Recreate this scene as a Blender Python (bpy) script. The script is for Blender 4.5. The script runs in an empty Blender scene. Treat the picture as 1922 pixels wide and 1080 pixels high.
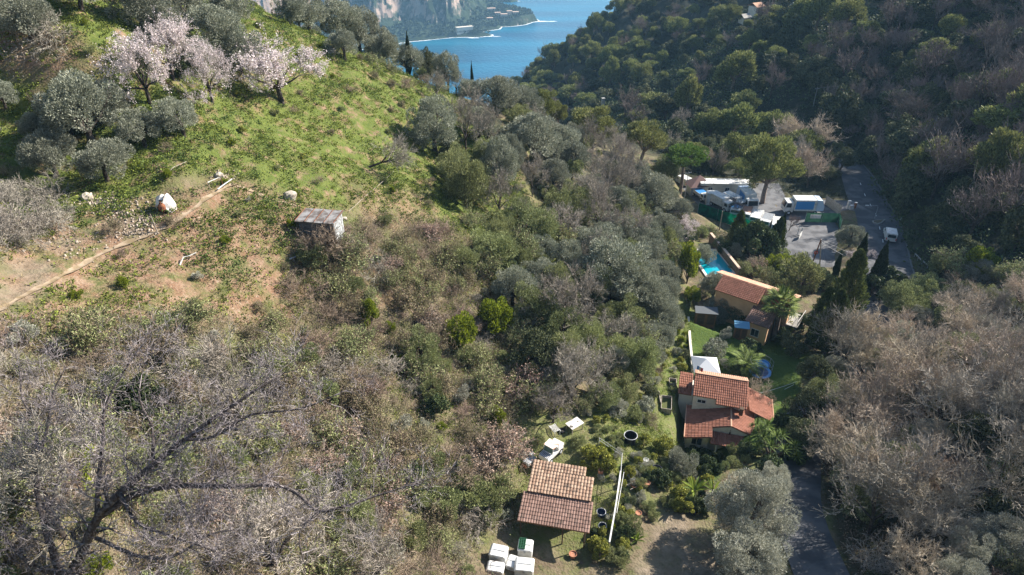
import bpy, bmesh, math, random
import numpy as np
from mathutils import Vector, Matrix
C = bpy.context.scene; COL = C.collection
R = math.radians
# ---------------------------------------------------------------- camera
CZ = 60.0; PITCH = R(32.0); FPX = 1281.0
cam = bpy.data.cameras.new('camera'); cam.sensor_width = 36.0; cam.lens = 36.0*FPX/1922.0
cam.clip_start = 0.5; cam.clip_end = 20000
camo = bpy.data.objects.new('camera', cam); COL.objects.link(camo)
camo.location = (0, 0, CZ); camo.rotation_euler = (R(90)-PITCH, 0, 0)
C.camera = camo
# ---------------------------------------------------------------- light
SUN_EL = R(33.0); SUN_AZ = R(26.0)      # azimuth: from +X towards +Y
w = bpy.data.worlds.new('World'); C.world = w; w.use_nodes = True
nt = w.node_tree; bg = nt.nodes['Background']
sky = nt.nodes.new('ShaderNodeTexSky'); sky.sky_type = 'NISHITA'; sky.sun_disc = False
sky.sun_elevation = SUN_EL; sky.sun_rotation = R(90)-SUN_AZ
sky.air_density = 1.0; sky.dust_density = 0.6; sky.ozone_density = 1.4
nt.links.new(sky.outputs[0], bg.inputs[0]); bg.inputs[1].default_value = 0.072
sl = bpy.data.lights.new('sun', 'SUN'); sl.energy = 5.0; sl.angle = R(0.5); sl.color = (1.0, 0.93, 0.83)
so = bpy.data.objects.new('sun', sl); COL.objects.link(so)
sdir = Vector((math.cos(SUN_EL)*math.cos(SUN_AZ), math.cos(SUN_EL)*math.sin(SUN_AZ), math.sin(SUN_EL)))
so.rotation_euler = sdir.to_track_quat('Z', 'Y').to_euler(); so.location = sdir*500
C.view_settings.view_transform = 'Standard'; C.view_settings.look = 'None'
C.view_settings.exposure = 1.47; C.view_settings.gamma = 1.0
C.cycles.max_bounces = 5; C.cycles.diffuse_bounces = 2; C.cycles.glossy_bounces = 2
C.cycles.transmission_bounces = 3; C.cycles.transparent_max_bounces = 4; C.cycles.volume_bounces = 0
C.cycles.caustics_reflective = False; C.cycles.caustics_refractive = False
rng = np.random.default_rng(7); random.seed(7)
# ---------------------------------------------------------------- noise
def _hash(ix, iy, s):
    n = (ix.astype(np.int64)*374761393 + iy.astype(np.int64)*668265263 + s*1442695041) & 0xffffffff
    n = ((n ^ (n >> 13))*1274126177) & 0xffffffff
    return ((n ^ (n >> 16)) & 0xffff)/65535.0
def vnoise(x, y, s=0):
    ix = np.floor(x); iy = np.floor(y); fx = x-ix; fy = y-iy
    fx = fx*fx*(3-2*fx); fy = fy*fy*(3-2*fy)
    a = _hash(ix, iy, s); b = _hash(ix+1, iy, s); c = _hash(ix, iy+1, s); d = _hash(ix+1, iy+1, s)
    return (a*(1-fx)+b*fx)*(1-fy)+(c*(1-fx)+d*fx)*fy*1.0
def fbm(x, y, o=4, s=0):
    t = 0; a = 1; n = 0
    for k in range(o):
        t = t+a*(vnoise(x*2**k, y*2**k, s+k)-0.5); n += a; a *= 0.5
    return t/n*2
# ---------------------------------------------------------------- terrain
cp, sp = math.cos(PITCH), math.sin(PITCH)
def ray(px, py):
    u = (px-961)/FPX; v = (540-py)/FPX
    return u, cp+v*sp, -sp+v*cp
def proj(x, y, z):
    dz = z-CZ; f = y*cp-dz*sp
    return 961+FPX*x/f, 540-FPX*(y*sp+dz*cp)/f
def at(px, py, z):
    u, v, ww = ray(px, py); t = (z-CZ)/ww
    return (u*t, v*t, z)
SEA = -290.0
ctl = [at(*p) for p in [
 # left hillside
 (1000,900,12.8),(700,900,20),(400,1000,28.5),(100,1000,35),(100,700,33),(100,520,33.6),(300,420,33.3),(430,350,33),(600,420,30.5),
 (335,300,36),(460,205,36),(250,190,39.5),(60,100,44),(130,40,46.5),(560,60,39),(700,120,32),(870,190,24),(1000,230,17),
 (640,250,30.5),(850,300,22.5),(1000,400,15.5),(1100,500,11.5),(1200,600,8.5),(900,600,17.5),(700,600,22.5),(850,800,17),
 (600,500,27),(400,560,30),(250,620,32),(1130,420,9.5),(20,250,37.5),(180,340,35),(600,720,23.5),(350,800,28.5),(780,420,24),(420,110,39.5),
 (820,1040,15.5),(600,1060,22.5),(720,330,27),(1080,700,13),(1180,800,11.2),(1264,745,7.9),(1266,790,7.9),(1270,700,7.4),
 # valley floor
 (1100,300,9),(1200,310,4.5),(1050,930,12),(950,1060,12.6),(1260,1020,12),(1150,960,11.8),(1530,1000,12),(1530,1075,12.4),(1550,860,9.3),(1360,760,5.5),(1450,840,8),(1325,683,4.6),(1240,700,6.6),
 (1322,590,3),(1430,600,2.5),(1480,660,3.6),(1340,490,2),(1400,400,0.3),(1340,350,-0.5),(1500,400,0.3),(1280,420,3),
 (1668,438,0.6),(1700,500,2.0),(1590,300,-3.2),(1560,470,1.2),(1500,480,1),(1620,640,5.0),(1640,380,-0.8),(1720,520,2.6)]]
ctl += [(-60,20,52),(-80,60,62),(-90,100,64),(-70,150,45),(-30,5,37),(0,5,24),(30,5,15.5),(26,20,13.6),(-90,-40,60),(0,-40,32),(30,-40,20),
 # right hillside: bottom right bank, slope behind the road
 (48,46,15.5),(60,30,23),(62,58,13),(75,75,13),(90,60,26),(110,20,42),(100,-40,45),(56,76,4.8),(45,62,8.5),
 (80,104,6.5),(88,96,13.5),(104,90,23),(140,80,44),(200,60,74),(79,124,3.5),(96,134,13),(120,130,27),(160,130,50),(230,120,80),
 (92,160,3),(112,168,12.5),(140,175,26),(180,180,44),(240,190,72),(330,200,110),
 (86,190,-3),(75,185,-6),(80,210,1),(97,211,9),(125,215,20),(160,225,34),(220,240,62),(320,260,110),
 (62,180,-6),(40,180,-4),(45,230,-17),(70,260,-9),(96,298,1),(140,300,20),(200,310,48),(300,330,96),
 (20,300,-38),(50,340,-27),(90,380,-6),(140,390,16),(220,400,50),(330,420,100),
 (2,360,-54),(30,400,-36),(59,427,-19),(100,450,-8),(170,470,14),(280,500,40),(400,520,70),
 (-20,430,-90),(20,480,-62),(80,540,-60),(160,600,-40),(300,650,-20),
 # beyond the left ridge the ground falls to the sea
 (-45,140,32),(-22,150,18),(-5,150,10),(12,150,8),(28,160,0),(-50,200,0),(-20,200,-12),(0,200,-12),(18,210,-13),(-130,200,40),(-60,280,-60),(-20,280,-46),(-60,380,-110),(-150,350,-60),(-300,300,0),
 (-60,560,-170),(0,600,-140),(120,700,-140),(-100,800,-260),(50,850,-240),(250,850,-180),(500,800,-80),(-300,900,-200),(-600,900,-50),
 (-100,1100,-300),(100,1100,-300),(400,1150,-300),(900,1100,-260),(-500,1250,-300),(-1000,1200,-200),
 (0,1500,-320),(-600,1600,-320),(600,1600,-330),(1400,1600,-330),(-1500,1700,-300),(1500,500,120),(-1500,500,60),(-600,200,160),(-400,-100,120),(600,100,180),(500,400,140),(1500,-200,300),(-1500,-200,250),
 (0,2900,-330),(-1500,2900,-330),(1500,2900,-330)]
ctl = np.array(ctl, dtype=float)
def _k(dx, dy): return np.sqrt(dx*dx+dy*dy+4.0)
_n = len(ctl); A = np.zeros((_n+3, _n+3))
A[:_n, :_n] = _k(ctl[:, None, 0]-ctl[None, :, 0], ctl[:, None, 1]-ctl[None, :, 1]) - np.eye(_n)*1.2
A[:_n, _n:] = np.c_[ctl[:, :2], np.ones(_n)]; A[_n:, :_n] = A[:_n, _n:].T
wts = np.linalg.solve(A, np.r_[ctl[:, 2], 0, 0, 0])
# the road's centre line through the valley (x, y, z): the ground is graded to it
road_pts = [(23.0,-20),(23.9,20),(24.8,38),(27.8,47),(33.2,57),(42,67),(52,80)]+[at(*q)[:2] for q in ((1668,530,2.0),(1662,490,1.3),(1655,450,0.6),(1642,405,0),(1622,365,-0.8),(1600,325,-2),(1585,290,-3.5))]+[(82,160)]
def catmull(pts, step=1.0):
    P_ = [np.array(p, float) for p in pts]; P_ = [2*P_[0]-P_[1]]+P_+[2*P_[-1]-P_[-2]]; out = []
    for i in range(1, len(P_)-2):
        n = max(2, int(np.linalg.norm(P_[i+1]-P_[i])/step))
        for k in range(n):
            t = k/n; a, b, c, d = P_[i-1:i+3]
            out.append(0.5*((2*b)+(-a+c)*t+(2*a-5*b+4*c-d)*t*t+(-a+3*b-3*c+d)*t**3))
    out.append(P_[-2]); return np.array(out)
def rbf(X, Y):
    sh = X.shape; X = X.ravel(); Y = Y.ravel(); out = np.empty(X.size)
    for i in range(0, X.size, 20000):
        x = X[i:i+20000]; y = Y[i:i+20000]
        out[i:i+20000] = _k(x[:, None]-ctl[None, :, 0], y[:, None]-ctl[None, :, 1])@wts[:_n]+wts[_n]*x+wts[_n+1]*y+wts[_n+2]
    return out.reshape(sh)
def geo(a, b, s0, f):
    o = [a]; s = s0
    while o[-1] < b: o.append(o[-1]+s); s *= f
    return o
xs = np.array([-v for v in geo(62, 1500, 0.9, 1.06)[1:]][::-1]+list(np.arange(-62, 118, 0.55))+geo(118, 1500, 0.8, 1.05))
ys = np.array([-v for v in geo(-6, 200, 1.2, 1.15)[1:]][::-1]+list(np.arange(6, 175, 0.55))+geo(175, 2900, 0.7, 1.022))
GX, GY = np.meshgrid(xs, ys)
GZ = rbf(GX, GY)
rc = catmull(road_pts, 1.0); rz = rbf(rc[:, 0], rc[:, 1])
for _ in range(30): rz[1:-1] = (rz[:-2]+rz[1:-1]*2+rz[2:])/4
flats = []     # (polygon of (x,y), z, blend width)
def flatten(polyxy, z, w_=2.0): flats.append((np.array(polyxy, float), z, w_))
def seg_dist(X, Y, pts, closed=False):
    n = len(pts); best = np.full(X.shape, 1e9); bi = np.zeros(X.shape); 
    for i in range(n if closed else n-1):
        a = pts[i]; b = pts[(i+1) % n]; dx, dy = b[0]-a[0], b[1]-a[1]
        t = np.clip(((X-a[0])*dx+(Y-a[1])*dy)/(dx*dx+dy*dy+1e-9), 0, 1)
        d = np.hypot(X-a[0]-t*dx, Y-a[1]-t*dy); m = d < best
        best = np.where(m, d, best); bi = np.where(m, i+t, bi)
    return best, bi
def inside(X, Y, poly):
    r = np.zeros(np.shape(X), bool); n = len(poly); j = n-1
    for i in range(n):
        xi, yi = poly[i][0], poly[i][1]; xj, yj = poly[j][0], poly[j][1]
        c = ((yi > Y) != (yj > Y)) & (X < (xj-xi)*(Y-yi)/(yj-yi+1e-12)+xi); r ^= c; j = i
    return r
def sstep(a, b, x):
    t = np.clip((x-a)/(b-a), 0, 1); return t*t*(3-2*t)
# terraces and roughness
far = sstep(150, 400, np.hypot(GX, GY))
GZ += fbm(GX/9, GY/9, 4, 3)*0.9*(1+far*4)
lefty = sstep(6, -6, GX-(GY-40)*0.05)*sstep(150, 120, GY)
stp = 2.6; q = GZ/stp+fbm(GX/22, GY/22, 2, 9)*0.8
terr = (np.floor(q)+sstep(0.35, 1.0, q-np.floor(q))-q)*stp
GZ += terr*0.32*lefty
GZ += fbm(GX/1.7, GY/1.7, 3, 21)*0.16*sstep(140, 90, GY)
# graded areas
def zone(pix, z): return [at(p[0], p[1], z)[:2] for p in pix]
flatten(zone([(1270,330),(1460,340),(1480,370),(1590,375),(1640,410),(1560,500),(1470,500),(1380,440),(1300,400)], 0.2), 0.2, 3)
flatten(zone([(1285,470),(1360,455),(1420,520),(1540,590),(1500,640),(1380,620),(1300,540)], 2.4), 2.4, 2.5)
flatten(zone([(1300,590),(1420,600),(1440,640),(1520,660),(1500,730),(1450,800),(1420,830),(1315,850),(1312,760),(1306,660)], 4.9), 4.9, 1.4)
flatten(zone([(985,880),(1110,870),(1120,1000),(990,1000)], 12.2), 12.2, 2.0)
def rect(ox, oy, deg, x0, x1, y0, y1):
    c_, s_ = math.cos(R(deg)), math.sin(R(deg)); return [(ox+x*c_-y*s_, oy+x*s_+y*c_) for x, y in ((x0, y0), (x1, y0), (x1, y1), (x0, y1))]
flatten(rect(23.4, 54.0, -15, -4.7, 5.2, -5.2, 7.6), 4.9, 1.3)
flatten(rect(34.85, 83.15, -37, -6.5, 7.6, -6.8, 3.5), 2.4, 2.5)
for pl, z, w_ in flats:
    bb = (GX > pl[:, 0].min()-6) & (GX < pl[:, 0].max()+6) & (GY > pl[:, 1].min()-6) & (GY < pl[:, 1].max()+6)
    X_, Y_ = GX[bb], GY[bb]; d, _ = seg_dist(X_, Y_, pl, True); d = np.where(inside(X_, Y_, pl), 0, d)
    t = sstep(w_, 0, d); GZ[bb] = GZ[bb]*(1-t)+(z+fbm(X_/3, Y_/3, 2, 5)*0.07)*t
bb = (GX > 15) & (GX < 100) & (GY < 170)
d, bi = seg_dist(GX[bb], GY[bb], rc[::2]); zz = np.interp(bi*2, np.arange(len(rz)), rz)
d0 = rbf(np.array([0.]), np.array([0.]))
t = sstep(8.5, 4.2, d); GZ[bb] = GZ[bb]*(1-t)+(zz-0.05)*t
def H(x, y):
    x = np.asarray(x, float); y = np.asarray(y, float)
    i = np.clip(np.searchsorted(xs, x)-1, 0, len(xs)-2); j = np.clip(np.searchsorted(ys, y)-1, 0, len(ys)-2)
    fx = np.clip((x-xs[i])/(xs[i+1]-xs[i]), 0, 1); fy = np.clip((y-ys[j])/(ys[j+1]-ys[j]), 0, 1)
    return (GZ[j, i]*(1-fx)+GZ[j, i+1]*fx)*(1-fy)+(GZ[j+1, i]*(1-fx)+GZ[j+1, i+1]*fx)*fy
def Hf(x, y): return float(H(x, y))
_ts = np.concatenate([np.arange(10, 260, 0.25), np.arange(260, 2600, 3)])
def P(px, py, up=0.0):
    """the ground point seen at a pixel of the photograph"""
    u, v, ww = ray(px, py); z = CZ+ww*_ts; h = H(u*_ts, v*_ts)+up
    k = int(np.argmax(z < h))
    if k == 0: k = len(_ts)-1
    a, b = _ts[k-1], _ts[k]
    for _ in range(12):
        m = (a+b)/2
        if CZ+ww*m < Hf(u*m, v*m)+up: b = m
        else: a = m
    t = (a+b)/2
    return Vector((u*t, v*t, Hf(u*t, v*t)))
def depth(p): return p[1]*cp-(p[2]-CZ)*sp
def mpp(p): return depth(p)/FPX        # metres per photo pixel
# ---------------------------------------------------------------- materials
def mat(name, col, rough=0.8, spec=0.3, noise=None, metal=0.0, trans=0.0, bump=None, rnd=0.0, isl=0.0, emit=None, col2=None):
    m = bpy.data.materials.new(name); m.use_nodes = True; n = m.node_tree; L = n.links.new
    b = n.nodes['Principled BSDF']; b.inputs['Base Color'].default_value = (*col, 1)
    b.inputs['Roughness'].default_value = rough; b.inputs['Metallic'].default_value = metal
    b.inputs['Specular IOR Level'].default_value = spec
    src = None
    def rgb(c):
        o = n.nodes.new('ShaderNodeRGB'); o.outputs[0].default_value = (*c, 1); return o.outputs[0]
    cur = rgb(col)
    if noise:       # (scale, other colour, low, high)
        tc = n.nodes.new('ShaderNodeTexCoord'); nz = n.nodes.new('ShaderNodeTexNoise'); nz.inputs['Scale'].default_value = noise[0]; nz.inputs['Detail'].default_value = 5
        L(tc.outputs['Object'], nz.inputs['Vector']); mr = n.nodes.new('ShaderNodeMapRange'); mr.inputs[1].default_value = noise[2]; mr.inputs[2].default_value = noise[3]
        L(nz.outputs[0], mr.inputs[0]); mx = n.nodes.new('ShaderNodeMix'); mx.data_type = 'RGBA'; L(mr.outputs[0], mx.inputs[0]); L(cur, mx.inputs[6]); mx.inputs[7].default_value = (*noise[1], 1); cur = mx.outputs[2]
    if isl:
        g = n.nodes.new('ShaderNodeNewGeometry'); mr = n.nodes.new('ShaderNodeMapRange'); mr.inputs[3].default_value = 1-isl; mr.inputs[4].default_value = 1+isl
        L(g.outputs['Random Per Island'], mr.inputs[0])
        if col2:
            mx = n.nodes.new('ShaderNodeMix'); mx.data_type = 'RGBA'; L(g.outputs['Random Per Island'], mx.inputs[0]); L(cur, mx.inputs[6]); mx.inputs[7].default_value = (*col2, 1); cur = mx.outputs[2]
        mm = n.nodes.new('ShaderNodeVectorMath'); mm.operation = 'SCALE'; L(cur, mm.inputs[0]); L(mr.outputs[0], mm.inputs['Scale']); cur = mm.outputs[0]
    if rnd:
        oi = n.nodes.new('ShaderNodeObjectInfo'); hs = n.nodes.new('ShaderNodeHueSaturation')
        a1 = n.nodes.new('ShaderNodeMapRange'); a1.inputs[3].default_value = 0.5-0.03*rnd*3; a1.inputs[4].default_value = 0.5+0.015*rnd*3
        a2 = n.nodes.new('ShaderNodeMapRange'); a2.inputs[3].default_value = 1-rnd; a2.inputs[4].default_value = 1+rnd
        fr = n.nodes.new('ShaderNodeMath'); fr.operation = 'FRACT'; mu = n.nodes.new('ShaderNodeMath'); mu.operation = 'MULTIPLY'; mu.inputs[1].default_value = 7.31
        L(oi.outputs['Random'], a1.inputs[0]); L(oi.outputs['Random'], mu.inputs[0]); L(mu.outputs[0], fr.inputs[0]); L(fr.outputs[0], a2.inputs[0])
        L(a1.outputs[0], hs.inputs['Hue']); L(a2.outputs[0], hs.inputs['Value']); L(cur, hs.inputs['Color']); cur = hs.outputs[0]
    L(cur, b.inputs['Base Color'])
    if bump:
        tc = n.nodes.new('ShaderNodeTexCoord'); nz = n.nodes.new('ShaderNodeTexNoise'); nz.inputs['Scale'].default_value = bump[0]; nz.inputs['Detail'].default_value = 6
        L(tc.outputs['Object'], nz.inputs['Vector']); bp = n.nodes.new('ShaderNodeBump'); bp.inputs['Strength'].default_value = bump[1]; bp.inputs['Distance'].default_value = bump[2]
        L(nz.outputs[0], bp.inputs['Height']); L(bp.outputs[0], b.inputs['Normal'])
    if trans:
        out = n.nodes['Material Output']; tr = n.nodes.new('ShaderNodeBsdfTranslucent'); ms = n.nodes.new('ShaderNodeMixShader'); ms.inputs[0].default_value = trans
        L(cur, tr.inputs[0]); L(b.outputs[0], ms.inputs[1]); L(tr.outputs[0], ms.inputs[2]); L(ms.outputs[0], out.inputs[0])
    if emit: b.inputs['Emission Color'].default_value = (*emit, 1); b.inputs['Emission Strength'].default_value = 1
    return m
# ---------------------------------------------------------------- object helpers
def link(o, parent=None):
    COL.objects.link(o)
    if parent is not None: o.parent = parent
    return o
def tag(o, label=None, cat=None, group=None, kind=None):
    if label: o['label'] = label
    if cat: o['category'] = cat
    if group: o['group'] = group
    if kind: o['kind'] = kind
    return o
def empty(name, loc=(0, 0, 0), rz=0.0, scale=1.0):
    o = bpy.data.objects.new(name, None); o.location = loc; o.rotation_euler = (0, 0, rz); o.scale = (scale,)*3; o.empty_display_size = 0.2
    return link(o)
def npmesh(name, V, F, mats, smooth=False, midx=None):
    """V (n,3) and F (m,k) arrays -> mesh"""
    me = bpy.data.meshes.new(name); V = np.asarray(V, np.float32); F = np.asarray(F, np.int32); k = F.shape[1]
    me.vertices.add(len(V)); me.vertices.foreach_set('co', V.ravel())
    me.loops.add(F.size); me.loops.foreach_set('vertex_index', F.ravel())
    me.polygons.add(len(F)); me.polygons.foreach_set('loop_start', np.arange(0, F.size, k, dtype=np.int32))
    for m in (mats if isinstance(mats, (list, tuple)) else [mats]): me.materials.append(m)
    if midx is not None: me.polygons.foreach_set('material_index', np.asarray(midx, np.int32))
    me.update(calc_edges=True)
    me.polygons.foreach_set('use_smooth', np.full(len(F), smooth))
    return me
class MB:
    """collects simple solids and links them as one mesh object"""
    def __init__(s): s.v = []; s.f = []; s.m = []
    def add(s, vs, fs, m=0):
        n = len(s.v); s.v += [tuple(v) for v in vs]; s.f += [tuple(i+n for i in f) for f in fs]; s.m += [m]*len(fs); return s
    def box(s, c, d, rz=0, m=0, rx=0, ry=0):
        M_ = Matrix.Translation(c) @ Matrix.Rotation(rz, 4, 'Z') @ Matrix.Rotation(ry, 4, 'Y') @ Matrix.Rotation(rx, 4, 'X'); h = [v/2 for v in d]
        vs = [M_ @ Vector((sx*h[0], sy*h[1], sz*h[2])) for sz in (-1, 1) for sy in (-1, 1) for sx in (-1, 1)]
        return s.add(vs, [(0,2,3,1),(4,5,7,6),(0,1,5,4),(2,6,7,3),(0,4,6,2),(1,3,7,5)], m)
    def tube(s, pts, rs, n=8, m=0, cap=True):
        pts = [Vector(p) for p in pts]; rs = rs if isinstance(rs, (list, tuple)) else [rs]*len(pts); rings = []
        for i, p in enumerate(pts):
            d = (pts[min(i+1, len(pts)-1)]-pts[max(i-1, 0)]).normalized(); a = d.orthogonal().normalized() if abs(d.z) < .99 else Vector((1, 0, 0)); a = (a-d*a.dot(d)).normalized(); b = d.cross(a)
            rings.append([p+(a*math.cos(2*math.pi*k/n)+b*math.sin(2*math.pi*k/n))*rs[i] for k in range(n)])
        fs = [(i*n+k, i*n+(k+1) % n, (i+1)*n+(k+1) % n, (i+1)*n+k) for i in range(len(pts)-1) for k in range(n)]
        if cap: fs += [tuple(range(n))[::-1], tuple((len(pts)-1)*n+k for k in range(n))]
        return s.add([v for r in rings for v in r], fs, m)
    def lathe(s, prof, c=(0, 0, 0), n=20, m=0, sx=1.0):
        c = Vector(c); vs = [c+Vector((r*math.cos(2*math.pi*k/n)*sx, r*math.sin(2*math.pi*k/n), z)) for r, z in prof for k in range(n)]
        return s.add(vs, [(i*n+k, i*n+(k+1) % n, (i+1)*n+(k+1) % n, (i+1)*n+k) for i in range(len(prof)-1) for k in range(n)], m)
    def prism(s, pts, ax, a, b, m=0):
        """polygon in the two other axes, extruded along ax from a to b"""
        def mk(p, t): return {0: (t, p[0], p[1]), 1: (p[0], t, p[1]), 2: (p[0], p[1], t)}[ax]
        n = len(pts); vs = [mk(p, a) for p in pts]+[mk(p, b) for p in pts]
        return s.add(vs, [tuple(range(n))[::-1], tuple(range(n, 2*n))]+[(k, (k+1) % n, n+(k+1) % n, n+k) for k in range(n)], m)
    def build(s, name, mats, parent=None, smooth=False, bevel=0):
        me = bpy.data.meshes.new(name); me.from_pydata(s.v, [], s.f)
        for x in (mats if isinstance(mats, (list, tuple)) else [mats]): me.materials.append(x)
        me.polygons.foreach_set('material_index', s.m); me.update()
        bm = bmesh.new(); bm.from_mesh(me); bmesh.ops.recalc_face_normals(bm, faces=bm.faces)
        if bevel: bmesh.ops.bevel(bm, geom=list(bm.edges), offset=bevel, segments=1, affect='EDGES')
        bm.to_mesh(me); bm.free()
        if smooth: me.polygons.foreach_set('use_smooth', np.full(len(me.polygons), True))
        return link(bpy.data.objects.new(name, me), parent)
def struct(o): o['kind'] = 'structure'; return o
def copy_tree(o, loc=None, rz=None, parent=None, scale=None):
    c = o.copy(); COL.objects.link(c)
    if parent is not None: c.parent = parent
    if loc is not None: c.location = loc
    if rz is not None: c.rotation_euler = (0, 0, rz)
    if scale is not None: c.scale = (scale,)*3 if not isinstance(scale, tuple) else scale
    for ch in o.children: copy_tree(ch, parent=c)
    return c
# ---------------------------------------------------------------- ground sheet
SX, SY = proj(GX, GY, GZ)
front = (GY*cp-(GZ-CZ)*sp) > 1
def pix_mask(poly, soft=14):
    pl = np.array(poly, float); m = np.zeros(GX.shape); bb = front & (SX > pl[:, 0].min()-soft) & (SX < pl[:, 0].max()+soft) & (SY > pl[:, 1].min()-soft) & (SY < pl[:, 1].max()+soft) & (GY < 400) & (GY > 5)
    d, _ = seg_dist(SX[bb], SY[bb], pl, True); ins = inside(SX[bb], SY[bb], pl); m[bb] = np.clip(0.5+np.where(ins, d, -d)/(2*soft), 0, 1); return m
LUSH = [(-80,-60),(620,-60),(720,90),(860,180),(950,260),(960,300),(1020,420),(1080,470),(1000,540),(900,450),(800,420),(700,400),(560,385),(430,330),(330,330),(230,400),(-80,420)]
TERR = [(-80,400),(230,390),(430,340),(600,390),(560,480),(620,520),(520,620),(420,600),(300,600),(120,640),(-80,640)]
GARD = [(1240,560),(1300,560),(1300,830),(1230,860),(1150,830),(1110,760),(1200,760),(1215,680)]
LAWN = [(1290,590),(1400,600),(1520,660),(1500,740),(1455,840),(1380,840),(1345,905),(1290,880),(1290,700)]
HUTG = [(960,780),(1150,760),(1240,800),(1330,900),(1270,960),(1220,900),(1140,1050),(960,1010)]
PATHD = [(1235,965),(1300,965),(1345,1010),(1350,1110),(1185,1110),(1210,1030)]
_dg = GY*cp-(GZ-CZ)*sp; _ok = front & (SX > -50) & (SX < 1970) & (SY > -50) & (SY < 1130); _ci = np.clip(((SX+60)/26).astype(int), 0, 79); _cj = np.clip(((SY+60)/26).astype(int), 0, 49)
_zb = np.full((50, 80), 1e9); np.minimum.at(_zb, (_cj[_ok], _ci[_ok]), _dg[_ok]); VISG = _ok & (_dg < _zb[_cj, _ci]*1.12+1.5)
m_lush = pix_mask(LUSH, 20); m_terr = pix_mask(TERR, 20); m_gard = np.maximum(pix_mask(GARD, 6), pix_mask(HUTG, 8)*0.8); m_lawn = pix_mask(LAWN, 6); m_dirt = np.maximum(pix_mask(PATHD, 8)*(.45+.55*sstep(.35, .6, vnoise(GX/1.6, GY/1.6, 18))), pix_mask([(-50,520),(120,440),(230,400),(300,420),(200,480),(60,560),(-50,620)], 16)*.75*sstep(.3, .6, vnoise(GX/2.1, GY/2.1, 8)))
for _p, _w in (([(-50,30),(110,45),(210,130),(120,160),(-50,140)], .8), ([(560,470),(700,450),(820,520),(760,600),(600,560)], .6), ([(640,340),(800,360),(820,430),(700,430)], .7)): m_lush = m_lush*(1-.7*pix_mask(_p, 16)); m_terr = np.maximum(m_terr, pix_mask(_p, 16)*_w)
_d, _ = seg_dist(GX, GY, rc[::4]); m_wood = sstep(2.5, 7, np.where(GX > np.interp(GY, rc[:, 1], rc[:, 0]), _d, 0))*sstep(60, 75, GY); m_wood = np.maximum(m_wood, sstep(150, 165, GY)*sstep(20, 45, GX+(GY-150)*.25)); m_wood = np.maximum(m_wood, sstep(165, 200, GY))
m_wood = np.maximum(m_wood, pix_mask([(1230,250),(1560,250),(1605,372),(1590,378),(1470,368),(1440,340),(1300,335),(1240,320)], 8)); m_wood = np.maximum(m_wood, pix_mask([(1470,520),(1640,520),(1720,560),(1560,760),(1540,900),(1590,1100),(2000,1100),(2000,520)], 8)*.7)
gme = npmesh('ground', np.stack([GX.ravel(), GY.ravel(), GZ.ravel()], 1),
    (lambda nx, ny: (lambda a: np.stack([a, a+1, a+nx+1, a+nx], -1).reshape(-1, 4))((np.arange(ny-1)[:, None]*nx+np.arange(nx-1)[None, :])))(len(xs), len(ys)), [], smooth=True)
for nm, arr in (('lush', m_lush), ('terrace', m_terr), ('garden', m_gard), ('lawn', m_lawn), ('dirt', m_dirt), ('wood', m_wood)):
    at_ = gme.attributes.new(nm, 'FLOAT', 'POINT'); at_.data.foreach_set('value', arr.ravel().astype(np.float32))
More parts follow.
